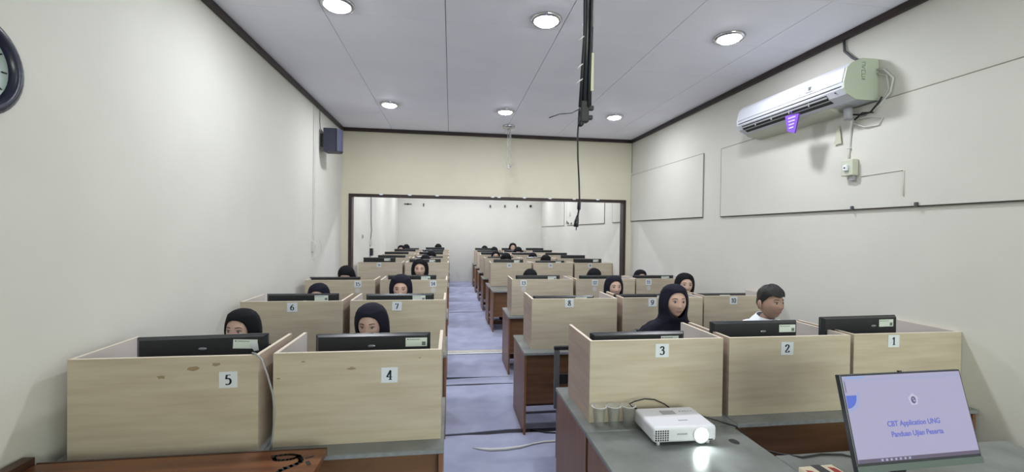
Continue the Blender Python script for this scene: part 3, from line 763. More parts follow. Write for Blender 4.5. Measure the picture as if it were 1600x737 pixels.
def skeleton(kind, arms='desk'):
    N, E = {}, []
    N['pelvis'] = ((0, .10, .535), .10)
    N['waist'] = ((0, .09, .70), .095); N['chest'] = ((0, .07, .87), .108); N['collar'] = ((0, .055, .985), .075)
    N['neck'] = ((0, .03, 1.06), .044); N['nape'] = ((0, .005, 1.13), .046)
    E += [('pelvis', 'waist'), ('waist', 'chest'), ('chest', 'collar'), ('collar', 'neck'), ('neck', 'nape')]
    for s_, n in ((-1, 'l'), (1, 'r')):
        sw = .165 if kind == 'w' else .185
        N['sh'+n] = ((s_*sw, .055, .985), .052); N['el'+n] = ((s_*(sw+.045), -.03, .795), .036); N['wr'+n] = ((s_*.14, -.27, .795), .024); N['pa'+n] = ((s_*.13, -.325, .795), (.026, .015))
        E += [('collar', 'sh'+n), ('sh'+n, 'el'+n), ('el'+n, 'wr'+n), ('wr'+n, 'pa'+n)]
        for k in range(4):
            bx = s_*.13+(k-1.5)*.019; L = (.032, .038, .036, .028)[k if s_ < 0 else 3-k]
            N['fa%s%d' % (n, k)] = ((bx, -.362, .797), .0085); N['fb%s%d' % (n, k)] = ((bx, -.362-L*.8, .795), .0078); N['fc%s%d' % (n, k)] = ((bx, -.362-L*1.35, .778), .0068)
            E += [('pa'+n, 'fa%s%d' % (n, k)), ('fa%s%d' % (n, k), 'fb%s%d' % (n, k)), ('fb%s%d' % (n, k), 'fc%s%d' % (n, k))]
        N['ta'+n] = ((s_*.13-s_*.034, -.315, .785), .010); N['tb'+n] = ((s_*.13-s_*.048, -.345, .778), .0085)
        E += [('pa'+n, 'ta'+n), ('ta'+n, 'tb'+n)]
        N['hp'+n] = ((s_*.09, .05, .52), .085); N['kn'+n] = ((s_*.115, -.33, .53), .056); N['an'+n] = ((s_*.115, -.30, .10), .038); N['to'+n] = ((s_*.12, -.41, .045), .034)
        E += [('pelvis', 'hp'+n), ('hp'+n, 'kn'+n), ('kn'+n, 'an'+n), ('an'+n, 'to'+n)]
    return N, E
def clothes(kind, what):
    N, E = {}, []
    if what == 'top':
        N['pelvis'] = ((0, .10, .55), .125); N['waist'] = ((0, .09, .70), .125); N['chest'] = ((0, .07, .87), .135); N['collar'] = ((0, .055, .985 if kind == 'w' else 1.0), .092 if kind == 'w' else .098)
        E += [('pelvis', 'waist'), ('waist', 'chest'), ('chest', 'collar')]
        for s_, n in ((-1, 'l'), (1, 'r')):
            sw = .165 if kind == 'w' else .19
            N['sh'+n] = ((s_*sw, .055, .985 if kind == 'w' else 1.0), .066); N['el'+n] = ((s_*(sw+.045), -.03, .797), .052)
            N['wr'+n] = ((s_*.143, -.25 if kind == 'w' else -.2, .80), .042)
            E += [('collar', 'sh'+n), ('sh'+n, 'el'+n), ('el'+n, 'wr'+n)]
    else:
        N['pelvis'] = ((0, .10, .535), .115)
        for s_, n in ((-1, 'l'), (1, 'r')):
            N['hp'+n] = ((s_*.09, .05, .522), .10); N['kn'+n] = ((s_*.117, -.33, .53), .078 if kind == 'w' else .068); N['an'+n] = ((s_*.117, -.30, .13), .085 if kind == 'w' else .055)
            E += [('pelvis', 'hp'+n), ('hp'+n, 'kn'+n), ('kn'+n, 'an'+n)]
    return N, E
def turner(yaw, pitch, roll=0., drop=0.):
    R = Euler((0, 0, yaw)).to_matrix() @ Euler((pitch, 0, 0)).to_matrix() @ Euler((0, roll, 0)).to_matrix(); P_ = Vector((0, .025, 1.09))
    def f(p):
        k = smooth(1.0, 1.12, p.z)
        if k <= 0: return p
        return p.lerp(P_+R @ (p-P_)+Vector((0, -drop*.6, -drop)), k)
    return f
def bend(me, f):
    for v in me.vertices: v.co = f(v.co)
    me.update(); return me
def hijab_mesh(cloth, sag=0.):
    L = [(1.342, 0, 0, 0, -.012), (1.338, .03, .03, .032, -.012), (1.328, .055, .055, .06, -.010), (1.308, .081, .080, .088, -.010), (1.28, .097, .095, .106, -.010), (1.245, .107, .104, .117, -.010),
         (1.205, .112, .108, .122, -.008), (1.165, .112, .108, .121, -.005), (1.13, .110, .107, .116, 0), (1.10, .108, .108, .112, .004), (1.07, .112, .108, .112, .012),
         (1.045, .135, .11, .118, .02), (1.02, .178, .118, .128, .03), (.99, .215, .13, .14, .04), (.955, .236, .142, .152, .045), (.91, .25, .152, .162, .05), (.86, .258, .158, .166, .05), (.81, .262, .162, .168, .05), (.76, .265, .165, .17, .05)]
    # refine
    LV = []
    for a, b in zip(L, L[1:]):
        for t in (0, .25, .5, .75): LV.append(tuple(a[i]+(b[i]-a[i])*t for i in range(5)))
    LV.append(L[-1])
    ns = 128; bm = bmesh.new(); R = []
    cz, ah, aw = 1.193, .096, .0735
    def yfront(x, z, a, bf, cy):
        hug = smooth(1.07, 1.11, z)*smooth(1.335, 1.29, z)*-1+1 if False else 1-smooth(1.07, 1.12, z)*(1-smooth(1.27, 1.32, z))
        q = max(0., 1-(x/a)**2)**.5
        return cy-bf*q**(1.75-.75*hug)
    def prof(z):
        for p, q in zip(L, L[1:]):
            if q[0] <= z <= p[0]:
                t = (p[0]-z)/(p[0]-q[0]); return [p[i]+(q[i]-p[i])*t for i in range(5)]
        return L[-1]
    for j, (z, a, bf, bb, cy) in enumerate(LV):
        if a == 0: R.append([bm.verts.new((0, cy, z))]); continue
        ring = []
        for k in range(ns):
            th = 2*math.pi*k/ns; sx, sy = math.sin(th), -math.cos(th)
            w = smooth(0, 1, (1.09-z)/.16)
            rp = 1+w*(.035*math.sin(7*th+9*z)+.020*math.sin(12*th-14*z+1))
            wh = .010*math.sin(3*th+26*z)*smooth(0, 1, (1.30-z)/.1)*.5
            x = a*(1+(wh if sy > -.2 else 0))*sx
            if sy < 0: y = cy+(yfront(x, z, a, bf, cy)-cy)*rp
            else: y = cy+bb*sy*rp
            ring.append(bm.verts.new((x*rp, y, z+(.012*math.sin(5*th) if z < .80 else 0))))
        R.append(ring)
    fs = []
    for A, Bq in zip(R, R[1:]):
        for k in range(ns):
            k2 = (k+1) % ns
            if len(A) == 1: f = (A[0], Bq[k], Bq[k2])
            else: f = (A[k2], A[k], Bq[k], Bq[k2])
            fs.append(bm.faces.new(f))
    def em(v):
        if v.co.y > -.03: return 9
        zz = (v.co.z-cz)/ah; ww = aw*(1-.20*max(0, -zz)**2)
        return (abs(v.co.x/ww)**2.3+abs(zz)**2.3)**(1/2.3)
    E_ = {v: em(v) for v in bm.verts}
    bmesh.ops.delete(bm, geom=[f for f in fs if any(E_[v] < 1 for v in f.verts)], context='FACES')
    bmesh.ops.delete(bm, geom=[v for v in bm.verts if not v.link_faces], context='VERTS')
    rim = [v for v in bm.verts if v.is_boundary and v.co.z > 1.0 and v.co.y < 0]
    for it in range(3):
        for v in rim:
            e = em(v)
            if .8 < e < 2:
                x = v.co.x/e; z = cz+(v.co.z-cz)/e; p = prof(z)
                v.co = Vector((x, yfront(x, z, p[1], p[2], p[4]), z))
    for f in bm.faces: f.smooth = True
    # solid thickness inward
    me = bpy.data.meshes.new('hijab'); bm.to_mesh(me); bm.free()
    o = bpy.data.objects.new('tmp', me); C.objects.link(o)
    sd = o.modifiers.new('s', 'SOLIDIFY'); sd.thickness = .006; sd.offset = 1 if False else -1
    out = bpy.data.meshes.new_from_object(o.evaluated_get(bpy.context.evaluated_depsgraph_get()))
    bpy.data.objects.remove(o); bpy.data.meshes.remove(me)
    out.materials.clear(); out.materials.append(M[cloth]); return out
def hair_mesh():
    bm = bmesh.new(); nr, ns = 90, 128; R = []
    for i in range(nr+1):
        ph = math.pi*.74*i/nr
        if i == 0: R.append([bm.verts.new(HC+Vector((0, 0, .142)))]); continue
        ring = []
        for k in range(ns):
            th = 2*math.pi*k/ns; d = (math.sin(ph)*math.sin(th), -math.sin(ph)*math.cos(th), math.cos(ph))
            p = head_pt(d)-HC; n = Vector(d)
            th_ = .006+.020*smooth(.15, .8, d[2])+.003*math.sin(9*th)*math.sin(5*ph)
            if d[1] < 0: th_ += .008*smooth(.3, .8, d[2])
            p = Vector((p.x, .098*d[1] if d[1] < 0 else p.y, p.z))
            ring.append(bm.verts.new(HC+p+n*th_))
        R.append(ring)
    def keep(v):
        p = v.co-HC
        lim = .060+.004*math.sin(p.x*90) if p.y < -.055 else (.060-(p.y+.055)/.05*.050 if p.y < -.005 else (-.000-(p.y+.005)*.75))
        return p.z > lim
    for A, Bq in zip(R, R[1:]):
        for k in range(ns):
            k2 = (k+1) % ns
            q = (A[0], Bq[k], Bq[k2]) if len(A) == 1 else (A[k2], A[k], Bq[k], Bq[k2])
            if all(keep(v) for v in q): bm.faces.new(q).smooth = True
    bmesh.ops.delete(bm, geom=[v for v in bm.verts if not v.link_faces], context='VERTS')
    me = bpy.data.meshes.new('hair'); bm.to_mesh(me); bm.free()
    o = bpy.data.objects.new('tmp', me); C.objects.link(o)
    sd = o.modifiers.new('s', 'SOLIDIFY'); sd.thickness = .012; sd.offset = -1
    out = bpy.data.meshes.new_from_object(o.evaluated_get(bpy.context.evaluated_depsgraph_get()))
    bpy.data.objects.remove(o); bpy.data.meshes.remove(me)
    out.materials.clear(); out.materials.append(M['hair']); return out
EYEY = face_y(.031, .012)
def person(kind, yaw, pitch, roll, cloth, skin, drop=0., eyes_open=.5):
    t = thing('person', 'x', 'person', (0, 0, 0))
    f = turner(yaw, pitch, roll, drop)
    N, E = skeleton(kind); me = skin_mesh(N, E, 'pelvis', 2)
    bm = bmesh.new(); bm.from_mesh(me); bpy.data.meshes.remove(me)
    for q in bm.faces: q.smooth = True
    head_into(bm)
    if kind == 'm':
        for s_ in (-1, 1):       # ears
            m2 = MB(); m2.bm.free(); m2.bm = bm
            m2.ell((s_*.080, .002, HC.z-.005), (.009, .019, .031), 12, 8)
            m2.ell((s_*.080, -.004, HC.z-.028), (.006, .010, .012), 10, 6)
    me = bpy.data.meshes.new('body'); bm.to_mesh(me); bm.free(); me.materials.append(M[skin]); bend(me, f); link('body', me, t)
    for what in ('top', 'bottom'):
        N, E = clothes(kind, what); me = skin_mesh(N, E, 'pelvis', 2)
        me.materials.clear(); me.materials.append(M[('shirt' if what == 'top' else 'trouser') if kind == 'm' else cloth])
        for p in me.polygons: p.use_smooth = True
        link({'mtop': 'shirt', 'mbottom': 'trousers', 'wtop': 'tunic', 'wbottom': 'skirt'}[kind+what], me, t)
    for s_ in (-1, 1):
        m = MB(); m.box(s_*.118-.045, s_*.118+.045, -.47, -.24, .008, .075, bev=.02, seg=3); link('shoe', m.mesh('shoe', 'plastic'), t)
        m = MB(); m.ell((s_*.031, EYEY+.0045, HC.z+.012), (.0145, .0082, .0030+.0045*eyes_open), 14, 8); me = m.mesh('eye', 'eyew'); bend(me, f); ey = link('eye', me, t)
        m = MB(); m.ell((s_*.031, EYEY-.0005, HC.z+.011), (.0078, .0056, .0026+.0040*eyes_open), 10, 6); me = m.mesh('iris', 'iris'); bend(me, f); link('iris', me, ey)
        m = MB(); y0 = EYEY-.0005
        m.tube([(s_*.015, y0-.000, HC.z+.013), (s_*.024, y0-.003, HC.z+.0195), (s_*.034, y0-.002, HC.z+.0200), (s_*.046, y0+.007, HC.z+.0150)], [.0014, .0026, .0028, .0014], 5)
        me = m.mesh('eyelash', 'iris'); bend(me, f); link('eyelid_line', me, t)
        m = MB(); pts = []
        for q in range(6):
            xx = .013+.037*q/5; zz = .0345+.0045*math.sin(math.pi*min(1, q/5*1.0))-.002*(q == 5)+.003*(1-q/5)
            pts.append((s_*xx, face_y(xx, zz)-.0015, HC.z+zz))
        m.tube(pts, [.0022, .0034, .0036, .0032, .0026, .0012] if kind == 'm' else [.0018, .0030, .0032, .0030, .0024, .001], 6); me = m.mesh('eyebrow', 'brow'); bend(me, f); link('eyebrow', me, t)
    ly = face_y(0, -.052)
    m = MB()
    m.tube([(-.023, ly+.008, HC.z-.0545), (-.010, ly+.0005, HC.z-.0515), (0, ly+.0, HC.z-.0525), (.010, ly+.0005, HC.z-.0515), (.023, ly+.008, HC.z-.0545)], [.0010, .0030, .0027, .0030, .0010], 7)
    m.tube([(-.021, ly+.0075, HC.z-.056), (-.009, ly+.001, HC.z-.0595), (.009, ly+.001, HC.z-.0595), (.021, ly+.0075, HC.z-.056)], [.0010, .0036, .0036, .0010], 7)
    me = m.mesh('lips', 'lip'); bend(me, f); link('lips', me, t)
    if kind == 'w':
        me = hijab_mesh(cloth); bend(me, f); link('hijab', me, t)
    else:
        me = hair_mesh(); bend(me, f); link('hair', me, t)
        m = MB()          # shirt collar: two pointed leaves around the neck
        for s_ in (-1, 1):
            ring = []
            for k in range(9):
                a = math.radians(-8+k*23.5)    # from front to back
                ring.append((s_*math.sin(a), -math.cos(a)))
            top = [(x*.068, .018+y*.068, 1.085+.019*(1+y)) for x, y in ring]
            bot = [(x*(.112 if k else .085), .032+y*(.105 if k else .105), 1.040+.012*(1+y)-(.022 if k == 0 else .0)) for k, (x, y) in enumerate(ring)]
            bot[1] = (s_*.062, -.072, 1.022)
            T1 = [m.bm.verts.new(p) for p in top]; B1 = [m.bm.verts.new(p) for p in bot]
            T2 = [m.bm.verts.new((p[0]*.94, .022+(p[1]-.022)*.94, p[2]-.002)) for p in top]
            for k in range(8):
                for A, Bq in ((T1, B1), (T2, T1)):
                    m.bm.faces.new((A[k], A[k+1], Bq[k+1], Bq[k])).smooth = True
        link('collar', m.mesh('collar', 'shirt'), t)
    return t
P1 = capture(person('w', 0, math.radians(13), .0, 'navy', 'skin', .045, eyes_open=.1))
P2 = capture(person('w', math.radians(5), math.radians(2), 0, 'navy', 'skin', eyes_open=.7))
P3 = capture(person('w', math.radians(-3), math.radians(5), math.radians(2), 'black_cloth', 'skin', .03, eyes_open=.25))
P4 = capture(person('w', 0, math.radians(36), 0, 'black_cloth', 'skin', .02, eyes_open=.1))
PM = capture(person('m', math.radians(6), math.radians(0), 0, 'navy', 'skin_tan', eyes_open=.5))

# chair
def chair_proto():
    t = thing('student_chair', 'x', 'chair')
    B('seat', 'vinyl', (-.20, .20, -.16, .24, .395, .435), t, bev=.012)
    m = MB(); m.box(-.195, .195, .285, .315, .62, .90, bev=.012); build('backrest', m, 'vinyl', t)
    for sx in (-1, 1):
        for y, yt in ((-.15, -.15), (.25, .22)):
            m = MB(); m.tube([(sx*.19, y+(.05 if y > 0 else -.02), .008), (sx*.185, yt, .395)], .011, 8); build('leg', m, 'steel', t)
        m = MB(); m.tube([(sx*.205, .22, .40), (sx*.205, .27, .60), (sx*.205, .30, .905)], .013, 8); build('back_post', m, 'steel', t)
    m = MB(); m.tube([(-.205, .30, .905), (.205, .30, .905)], .013, 8); m.tube([(-.185, -.15, .385), (.185, -.15, .385)], .01, 6); m.tube([(-.185, .22, .385), (.185, .22, .385)], .01, 6); build('frame', m, 'steel', t)
    return t
CHP = capture(chair_proto())
used = set()
def place(proto, x, y, rz, z, label, group=None):
    sc = z
    if proto.name not in used:
        used.add(proto.name); proto.location = (x, y, 0); proto.rotation_euler = (0, 0, rz); proto.scale = (sc, sc, sc); proto['label'] = label
        if group: proto['group'] = group
        return proto
    return dup(proto, (x, y, 0), rz, label, group, sc)
def student(proto, x, y, top, rz, label, chair, hpitch=0):
    base = {P1.name: 1.273, P2.name: 1.335, P3.name: 1.300, P4.name: 1.24, PM.name: 1.345}[proto.name]
    s_ = top/base
    place(proto, x, y, math.radians(rz), s_, label)
    place(CHP, x, y+.03, math.radians(rz), s_, 'black chair of the person %s' % chair.replace('beyond the opening', 'beyond'), 'chairs of the students')
W = 'person in %s hijab '
student(P3, -1.345, 3.08, 1.300, -3, W % 'black'+'behind carrel 5 by the left wall, eyes just above the monitor', 'in the front row by the left wall')
student(P1, -.52, 3.10, 1.325, -6, W % 'navy'+'looking down, front row, left of the aisle', 'in the front row left of the aisle')
student(P1, -1.341, 4.75, 1.268, 0, W % 'navy'+'bent down, second row, against the left wall', 'in the second row by the left wall')
student(P1, -.515, 4.72, 1.362, 2, W % 'navy'+'with lowered eyes, second row, left of the aisle', 'in the second row left of the aisle')
student(P4, -1.435, 6.38, 1.296, 0, W % 'black'+'bowed low, third row, by the left wall', 'in the third row by the left wall')
student(P3, -.434, 6.33, 1.425, 3, W % 'black'+'facing forward, third row, left of the aisle', 'in the third row left of the aisle')
student(P2, 1.80, 3.30, 1.422, -12, W % 'navy'+'smiling and sitting tall between study carrels 3 and 2', 'between carrels 3 and 2')
student(PM, 2.586, 3.22, 1.422, 2, 'person with short black hair in a white collared shirt behind the second front monitor', 'in the white shirt')
student(P2, 1.858, 4.76, 1.342, -8, W % 'navy'+'in the second row, middle of the right block', 'in the second row, middle of the right block')
student(P3, 2.76, 4.83, 1.365, -10, W % 'black'+'in the second row, nearest the right wall', 'in the second row by the right wall')
student(P3, 2.94, 6.45, 1.262, 0, W % 'black'+'bowed, third row, nearest the right wall', 'in the third row by the right wall')
student(P4, 1.175, 6.42, 1.25, 0, W % 'black'+'only head top showing, third row, right of the aisle', 'in the third row right of the aisle')
student(P4, 2.163, 6.42, 1.26, 0, W % 'black'+'only head top showing, third row, middle of the right block', 'in the third row, middle of the right block')
FS = [(P4, 1, 0, -.528, 1.29), (P4, 1, 1, -.466, 1.313), (P4, 1, 4, -.423, 1.35), (P3, 0, 3, -1.525, 1.368), (P4, 0, 4, -1.50, 1.323),
      (P4, 2, 0, 1.193, 1.339), (P3, 2, 1, 1.121, 1.34), (P4, 2, 4, 1.177, 1.301), (P4, 2, 3, 1.377, 1.312), (P3, 3, 3, 1.976, 1.471), (P4, 3, 2, 1.908, 1.369), (P4, 3, 1, 2.061, 1.28), (P4, 3, 0, 2.074, 1.301)]
for p, c, r, x, top in FS:
    student(p, x, farY[r]+.87, top, 0, W % 'black'+'in the '+farlab(r, c), 'in the '+farlab(r, c))
t = thing('steel_chair', 'empty chair with flat grey posts and dark top rail behind carrel 3', 'chair', (1.08, 3.12, 0), 0)
for sx in (-1, 1):
    B('back_post', 'steel_light', (sx*.215-.022, sx*.215+.022, .29, .31, .40, .875), t, bev=.003)
    for y in (-.15, .28): B('leg', 'steel_light', (sx*.205-.014, sx*.205+.014, y-.012, y+.012, .008, .40), t, bev=.003)
B('seat', 'vinyl', (-.21, .21, -.18, .31, .40, .435), t, bev=.012); B('top_rail', 'vinyl', (-.24, .24, .285, .315, .875, .91), t, bev=.008); B('back_slat', 'vinyl', (-.193, .193, .292, .308, .60, .68), t, bev=.004)
# ------------------------------------------------------------------ front desks, projector, teacher monitor
desk(.737, 1.586, 1.57, 'grey-topped desk carrying the white projector', 'front desks', depth=.682)
desk(1.59, 2.95, 1.235, 'grey-topped desk carrying the lit monitor at bottom right', 'front desks', depth=.675)
m = MB(); m.lathe([(.0, .0003), (.016, .0003), (.022, .0014), (.024, .0)], 24); o = build('cable_grommet', m, 'blackpaint')
tag(o, 'round cable hole in the desk to the right of the projector', 'cable hole'); o.location = (1.478, 2.063, .75); o.scale = (1, 1.25, 1)
t = thing('projector', 'white projector with its lamp glowing, on the grey desk', 'projector', (1.20, 2.17, .75), math.radians(-1.5))
m = MB(); m.box(-.17, .17, -.12, .13, .018, .098, bev=.016, seg=4); build('case', m, 'proj', t)
m = MB(); m.box(-.168, .168, -.118, .128, .056, .0585); build('case_seam', m, 'grey_pl', t)
m = MB()
for i in range(6):
    for j in range(5): m.box(-.160+i*.0125, -.1525+i*.0125, -.1215, -.117, .030+j*.0115, .0375+j*.0115)
build('vent_holes', m, 'vent', t)
m = MB(); m.lathe([(.045, .01), (.045, -.004), (.038, -.006), (.034, .0), (.034, .01)], 28, c=(.085, -.12, .055), axis='y'); build('lens_ring', m, 'proj', t)
m = MB(); m.lathe([(0, -.001), (.034, -.001), (.034, .004), (0, .004)], 28, c=(.085, -.12, .055), axis='y'); build('lens', m, 'lens', t)
m = MB(); m.box(.0, .05, -.05, -.04, .0978, .0995, bev=.0005); m.box(-.05, .03, .03, .08, .0976, .0988, bev=.0004); build('top_marks', m, 'grey_pl', t)
m = MB()
for i in range(5): m.box(.06+i*.016, .07+i*.016, .06, .07, .0978, .0998, bev=.0004)
build('button', m, 'grey_pl', t)
m = MB(); m.box(-.045, .01, -.1212, -.1195, .058, .066); build('front_print', m, 'grey_pl', t)
m = MB(); m.box(.125, .15, -.121, -.119, .026, .031, bev=.0005); build('receiver_window', m, 'vent', t)
for x, y in ((-.135, -.095), (.135, -.095), (-.13, .10), (.13, .10)):
    m = MB(); m.lathe([(0, 0), (.009, 0), (.009, .019), (0, .019)], 12, c=(x, y, 0)); build('foot', m, 'proj', t)
sp = bpy.data.lights.new('projector_beam', 'SPOT'); sp.energy = 18; sp.spot_size = math.radians(45); sp.spot_blend = .5; sp.shadow_soft_size = .03; sp.color = (.9, 1, .97)
so = bpy.data.objects.new('projector_beam', sp); C.objects.link(so); so.parent = t; so.location = (.085, -.135, .055); so.rotation_euler = (math.radians(97), 0, math.radians(180))
t = thing('cable_loop', 'black cable looping up behind the projector', 'cable', (1.1, 2.318, .75))
m = MB(); m.tube([(.20, .01, .02), (.165, 0, .075), (.12, 0, .108), (.06, 0, .135), (.0, 0, .142), (-.06, 0, .130), (-.088, 0, .117), (-.07, 0, .098), (-.01, .005, .07), (.03, .0, .03), (.06, .005, .006)], .004, 7); build('cord', m, 'cable_b', t)
t = thing('power_cable', 'black cable running from the projector over the desk edge to the monitor', 'cable', (1.4, 2.2, .75))
m = MB(); m.tube([(-.02, .09, .03), (.04, .10, .035), (.10, .085, .02), (.16, .06, .008), (.205, .03, .0), (.21, -.05, -.02), (.215, -.18, -.03), (.24, -.262, -.01), (.30, -.33, .006), (.42, -.315, .006), (.52, -.33, .006), (.60, -.40, .006)], .0045, 7); build('cord', m, 'cable_b', t)
for k, (x, lab) in enumerate(((.828, 'clear plastic water cup, leftmost of three beside the projector'), (.912, 'clear plastic water cup, middle of three beside the projector'), (.995, 'clear plastic water cup touching the projector side'))):
    t = thing('water_cup', lab, 'cup', (x, 2.305 if k < 2 else 2.298, .75), group='water cups beside the projector')
    m = MB(); m.lathe([(0, .003), (.025, .003), (.027, .006), (.038, .113), (.041, .115), (.041, .117), (.0365, .117), (.0255, .0075), (0, .0055)], 28); build('cup', m, 'cup', t)
    m = MB(); m.lathe([(0, .008), (.0252, .008), (.0335, .092), (0, .092)], 24); build('water', m, 'water', t)
    m = MB(); m.lathe([(.036, .117), (.0425, .1172), (.0425, .1185), (.036, .1185)], 28); build('rim', m, 'foil', t)
# teacher monitor
t = thing('teacher_monitor', 'large tilted monitor showing a lilac slide, on the front right desk', 'monitor', (1.907, 1.541, .75), .024)
TL = Matrix.Translation((0, 0, .324)) @ Euler((-.251, 0, 0)).to_matrix().to_4x4()
def tilt(o): o.matrix_local = TL; return o
W2, H2 = .305, .1865
tilt(B('bezel', 'plastic2', (-W2, W2, .0, .022, -H2, H2), t, bev=.003))
scr = tilt(B('screen', emit('slide_lilac', (.41, .39, .58), .86), (-W2+.0085, W2-.008, -.0015, .001, -H2+.036, H2-.007), t))
def sub(name, mb, mt, y=-.0022): o = link(name, mb.mesh(name, mt), scr); return o
tilt(B('chin', mat('grey_green_bezel', (.10, .13, .12), .35), (-W2, W2, -.003, .001, -H2, -H2+.026), t, bev=.001))
e_blue = emit('slide_blue', (.075, .14, .62), .9); e_bar = emit('slide_bar', (.36, .37, .56), .9); e_lb = emit('slide_tab_blue', (.28, .38, .70), .9); e_dk = emit('slide_taskbar', (.14, .11, .19), .7); e_gr = emit('slide_emblem', (.12, .10, .20), .8); e_wh = emit('slide_white', (.52, .52, .68), .9)
m = MB(); m.box(-.29, .29, -.0022, -.0016, H2-.030, H2-.016); sub('address_bar', m, e_bar)
m = MB(); m.box(-.285, -.19, -.0026, -.0020, H2-.017, H2-.009); sub('browser_tab', m, e_lb)
m = MB(); m.box(-W2+.009, W2-.0085, -.0022, -.0016, -H2+.036, -H2+.050); sub('taskbar', m, e_dk)
m = MB()
for k in range(7): m.box(-.19+k*.022, -.18+k*.022, -.0028, -.0021, -H2+.039, -H2+.047)
sub('taskbar_icons', m, e_bar)
def wedge(r0, r1, a0, a1, cx, cz, y):
    m = MB(); n = 20; o_, i_ = [], []
    for k in range(n+1):
        a = math.radians(a0+(a1-a0)*k/n); o_.append((cx+r1*math.cos(a), y, cz+r1*math.sin(a))); i_.append((cx+r0*math.cos(a), y, cz+r0*math.sin(a)))
    for k in range(n): m.poly([o_[k], o_[k+1], i_[k+1], i_[k]] if r0 > 0 else [o_[k], o_[k+1], (cx, y, cz)], (0, -.0004, 0))
    return m
sub('blue_shape', wedge(0, .050, -90, 0, -W2+.010, H2-.082, -.0018), e_blue)
sub('blue_ring', wedge(.058, .064, -90, 12, -W2+.010, H2-.080, -.0018), e_lb)
m = MB(); m.box(-W2+.014, -W2+.0175, -.0022, -.0016, H2-.070, H2-.022); sub('blue_bar', m, e_dk)
def pent(r, y, cx=.028, cz=.075): 
    m = MB(); m.poly([(cx+r*math.sin(2*math.pi*k/5), y, cz+r*math.cos(2*math.pi*k/5)) for k in range(5)], (0, -.0004, 0)); return m
sub('emblem_border', pent(.030, -.0018), e_bar); sub('emblem_field', pent(.026, -.0023), e_wh)
m = MB(); m.ell((.028, -.0028, .074), (.0125, .0006, .0145), 14, 8); sub('emblem_core', m, e_gr)
m = MB(); m.ell((.031, -.0036, .071), (.006, .0004, .004), 10, 6); m.ell((.026, -.0036, .079), (.004, .0004, .003), 10, 6); sub('emblem_figure', m, e_bar)
def text(s_, size, x, z):
    cu = bpy.data.curves.new('t', 'FONT'); cu.body = s_; cu.size = size; cu.offset = .0006; cu.extrude = .0002; cu.align_x = 'CENTER'
    o = bpy.data.objects.new('t', cu); C.objects.link(o)
    me = bpy.data.meshes.new_from_object(o.evaluated_get(bpy.context.evaluated_depsgraph_get())); bpy.data.objects.remove(o); bpy.data.curves.remove(cu)
    me.transform(Matrix.Translation((x, -.0024, z)) @ Euler((math.radians(90), 0, 0)).to_matrix().to_4x4())
    me.materials.clear(); me.materials.append(emit('slide_text_blue', (.10, .13, .55), .9)); return link('slide_text', me, scr)
text('CBT Application UNG', .0285, .005, -.022); text('Panduan Ujian Peserta', .0285, .012, -.062)
m = MB(); m.box(-.03, .03, .02, .045, -.12, .02, bev=.006); tilt(build('stand_mount', m, 'plastic', t))
m = MB(); m.box(-.028, .028, .035, .062, .012, .30, bev=.006); build('stand_neck', m, 'plastic', t)
m = MB(); m.box(-.12, .12, -.10, .13, 0, .012, bev=.005); build('stand_base', m, 'plastic', t)
m = MB(); m.box(-.006, .006, .0, .012, H2, H2+.006, bev=.001); tilt(build('camera_bump', m, 'plastic', t))
t = thing('small_box', 'cream cardboard box with a black band and red print at the bottom edge', 'box', (1.655, 1.675, .75), math.radians(1))
B('box', 'creambox', (-.085, .085, -.07, .07, 0, .035), t, bev=.002); B('band', 'fabricband', (-.022, .022, -.072, .072, -.0, .0375), t, bev=.001)
for sx, yy in ((-.065, .02), (.058, .03)):
    m = MB(); m.poly([(sx-.018, yy-.04, .035), (sx+.02, yy-.05, .035), (sx+.014, yy+.01, .035), (sx-.012, yy+.022, .035)], (0, 0, .0006)); build('red_print', m, 'redprint', t)
# reddish table, bottom left
t = thing('wooden_table', 'reddish brown wooden table with a painted black mark, bottom left corner', 'table', (-1.12, 1.75, 0))
B('tabletop', 'table', (-.65, .552, -.45, .385, .765, .797), t, bev=.004)
B('edge_strip', 'table_dark', (-.65, .552, .385, .392, .760, .800), t, bev=.002)
B('corner_block', 'table_dark', (-.70, -.652, -.45, .385, .762, .830), t, bev=.003)
for x in (-.60, .50):
    for y in (-.40, .33): B('leg', 'table', (x-.025, x+.025, y-.025, y+.025, .008, .765), t, bev=.003)
B('apron', 'table_dark', (-.58, .48, .325, .345, .66, .765), t)
m = MB()
def stroke(pts, w):
    pts = curve(pts)
    for a, b in zip(pts, pts[1:]):
        d = Vector((b[0]-a[0], b[1]-a[1], 0)); n = Vector((-d.y, d.x, 0)).normalized()*w/2; e2 = d.normalized()*w*.3
        A, B_ = Vector((*a, .7972))-e2, Vector((*b, .7972))+e2
        m.poly([A+n, A-n, B_-n, B_+n], (0, 0, .0008))
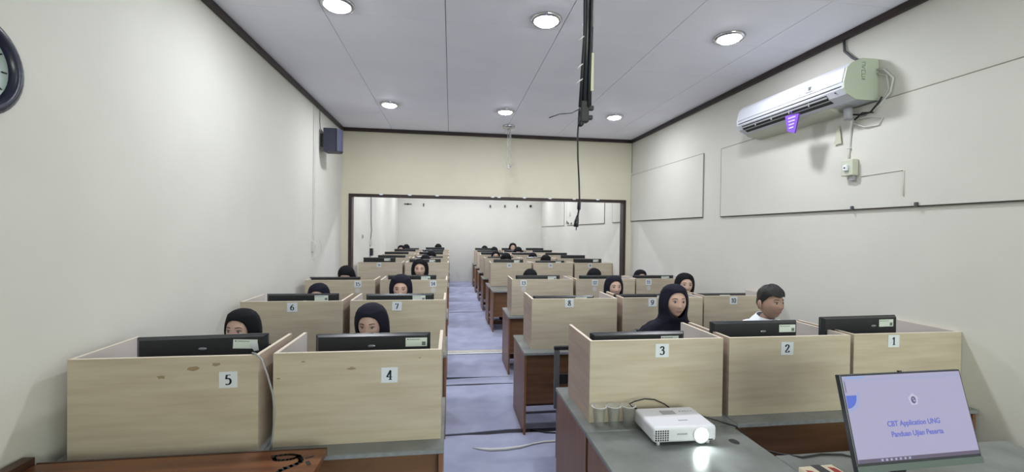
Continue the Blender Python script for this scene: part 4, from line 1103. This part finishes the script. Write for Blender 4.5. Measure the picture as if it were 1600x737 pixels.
stroke([(.33, .335), (.40, .345), (.445, .325), (.42, .30), (.36, .298), (.34, .325)], .016); stroke([(.445, .325), (.47, .27), (.41, .21), (.40, .15)], .022)
stroke([(.50, .27), (.515, .245)], .016); stroke([(.485, .30), (.51, .315)], .012)
build('painted_mark', m, 'blackpaint', t)
# loose cord over carrel 5
for cx, fy, marks in ((-.45, 2.27, ((-.27, 1.17, .012), (-.04, 1.13, .02), (.30, 1.175, .009), (-.385, 1.09, .010))), (-1.33, 2.25, ((.12, 1.16, .03), (-.02, 1.12, .02), (.22, 1.175, .02)))):
    for mx_, mz, sz in marks:
        t = [o for o in bpy.data.objects if o.name.startswith('study_carrel') and o.type == 'EMPTY' and abs(o.location.x-cx) < .05 and abs(o.location.y-fy) < .03][0]
        rr = random.Random(mx_); m = MB()
        m.poly([(mx_+sz*rr.uniform(.5, 1.3)*math.cos(a*math.pi/4), -.0002, mz-.75+sz*.45*rr.uniform(.5, 1.2)*math.sin(a*math.pi/4)) for a in range(8)], (0, -.0004, 0)); build('glue_mark', m, 'stain', t)
t = thing('grey_cord', 'grey cord hanging down between study carrels 5 and 4', 'cord', (-.90, 2.25, .75))
m = MB(); m.tube([(-.06, .03, .468), (-.03, -.008, .474), (.0, -.016, .45), (.03, -.02, .37), (.055, -.022, .28), (.065, -.022, .18), (.055, -.02, .07), (.045, -.02, .006)], .0045, 7); build('cord', m, 'cable_g', t)
# white strip cable on the floor
t = thing('floor_cable', 'white flat cable curving across the grey carpet in the aisle', 'cable', (.2, 3.6, .008))
m = MB(); m.tube([(0, .03, .004), (.06, .0, .006), (.14, -.03, .008), (.27, -.035, .009), (.40, -.015, .009), (.52, .03, .008), (.62, .055, .007), (.75, .06, .006), (.95, .02, .005), (1.2, .05, .004)], [.003, .009, .013, .013, .011, .007, .009, .010, .008, .006], 6); build('cord', m, 'cable_w', t)
t = thing('floor_cable', 'black cable lying on the carpet beneath the desk of carrel 8', 'cable', (.75, 3.95, .008))
m = MB(); m.tube([(0, -.05, .005), (.12, -.12, .006), (.3, -.16, .006), (.55, -.10, .006), (.8, -.14, .005)], .007, 6); build('cord', m, 'cable_b', t)
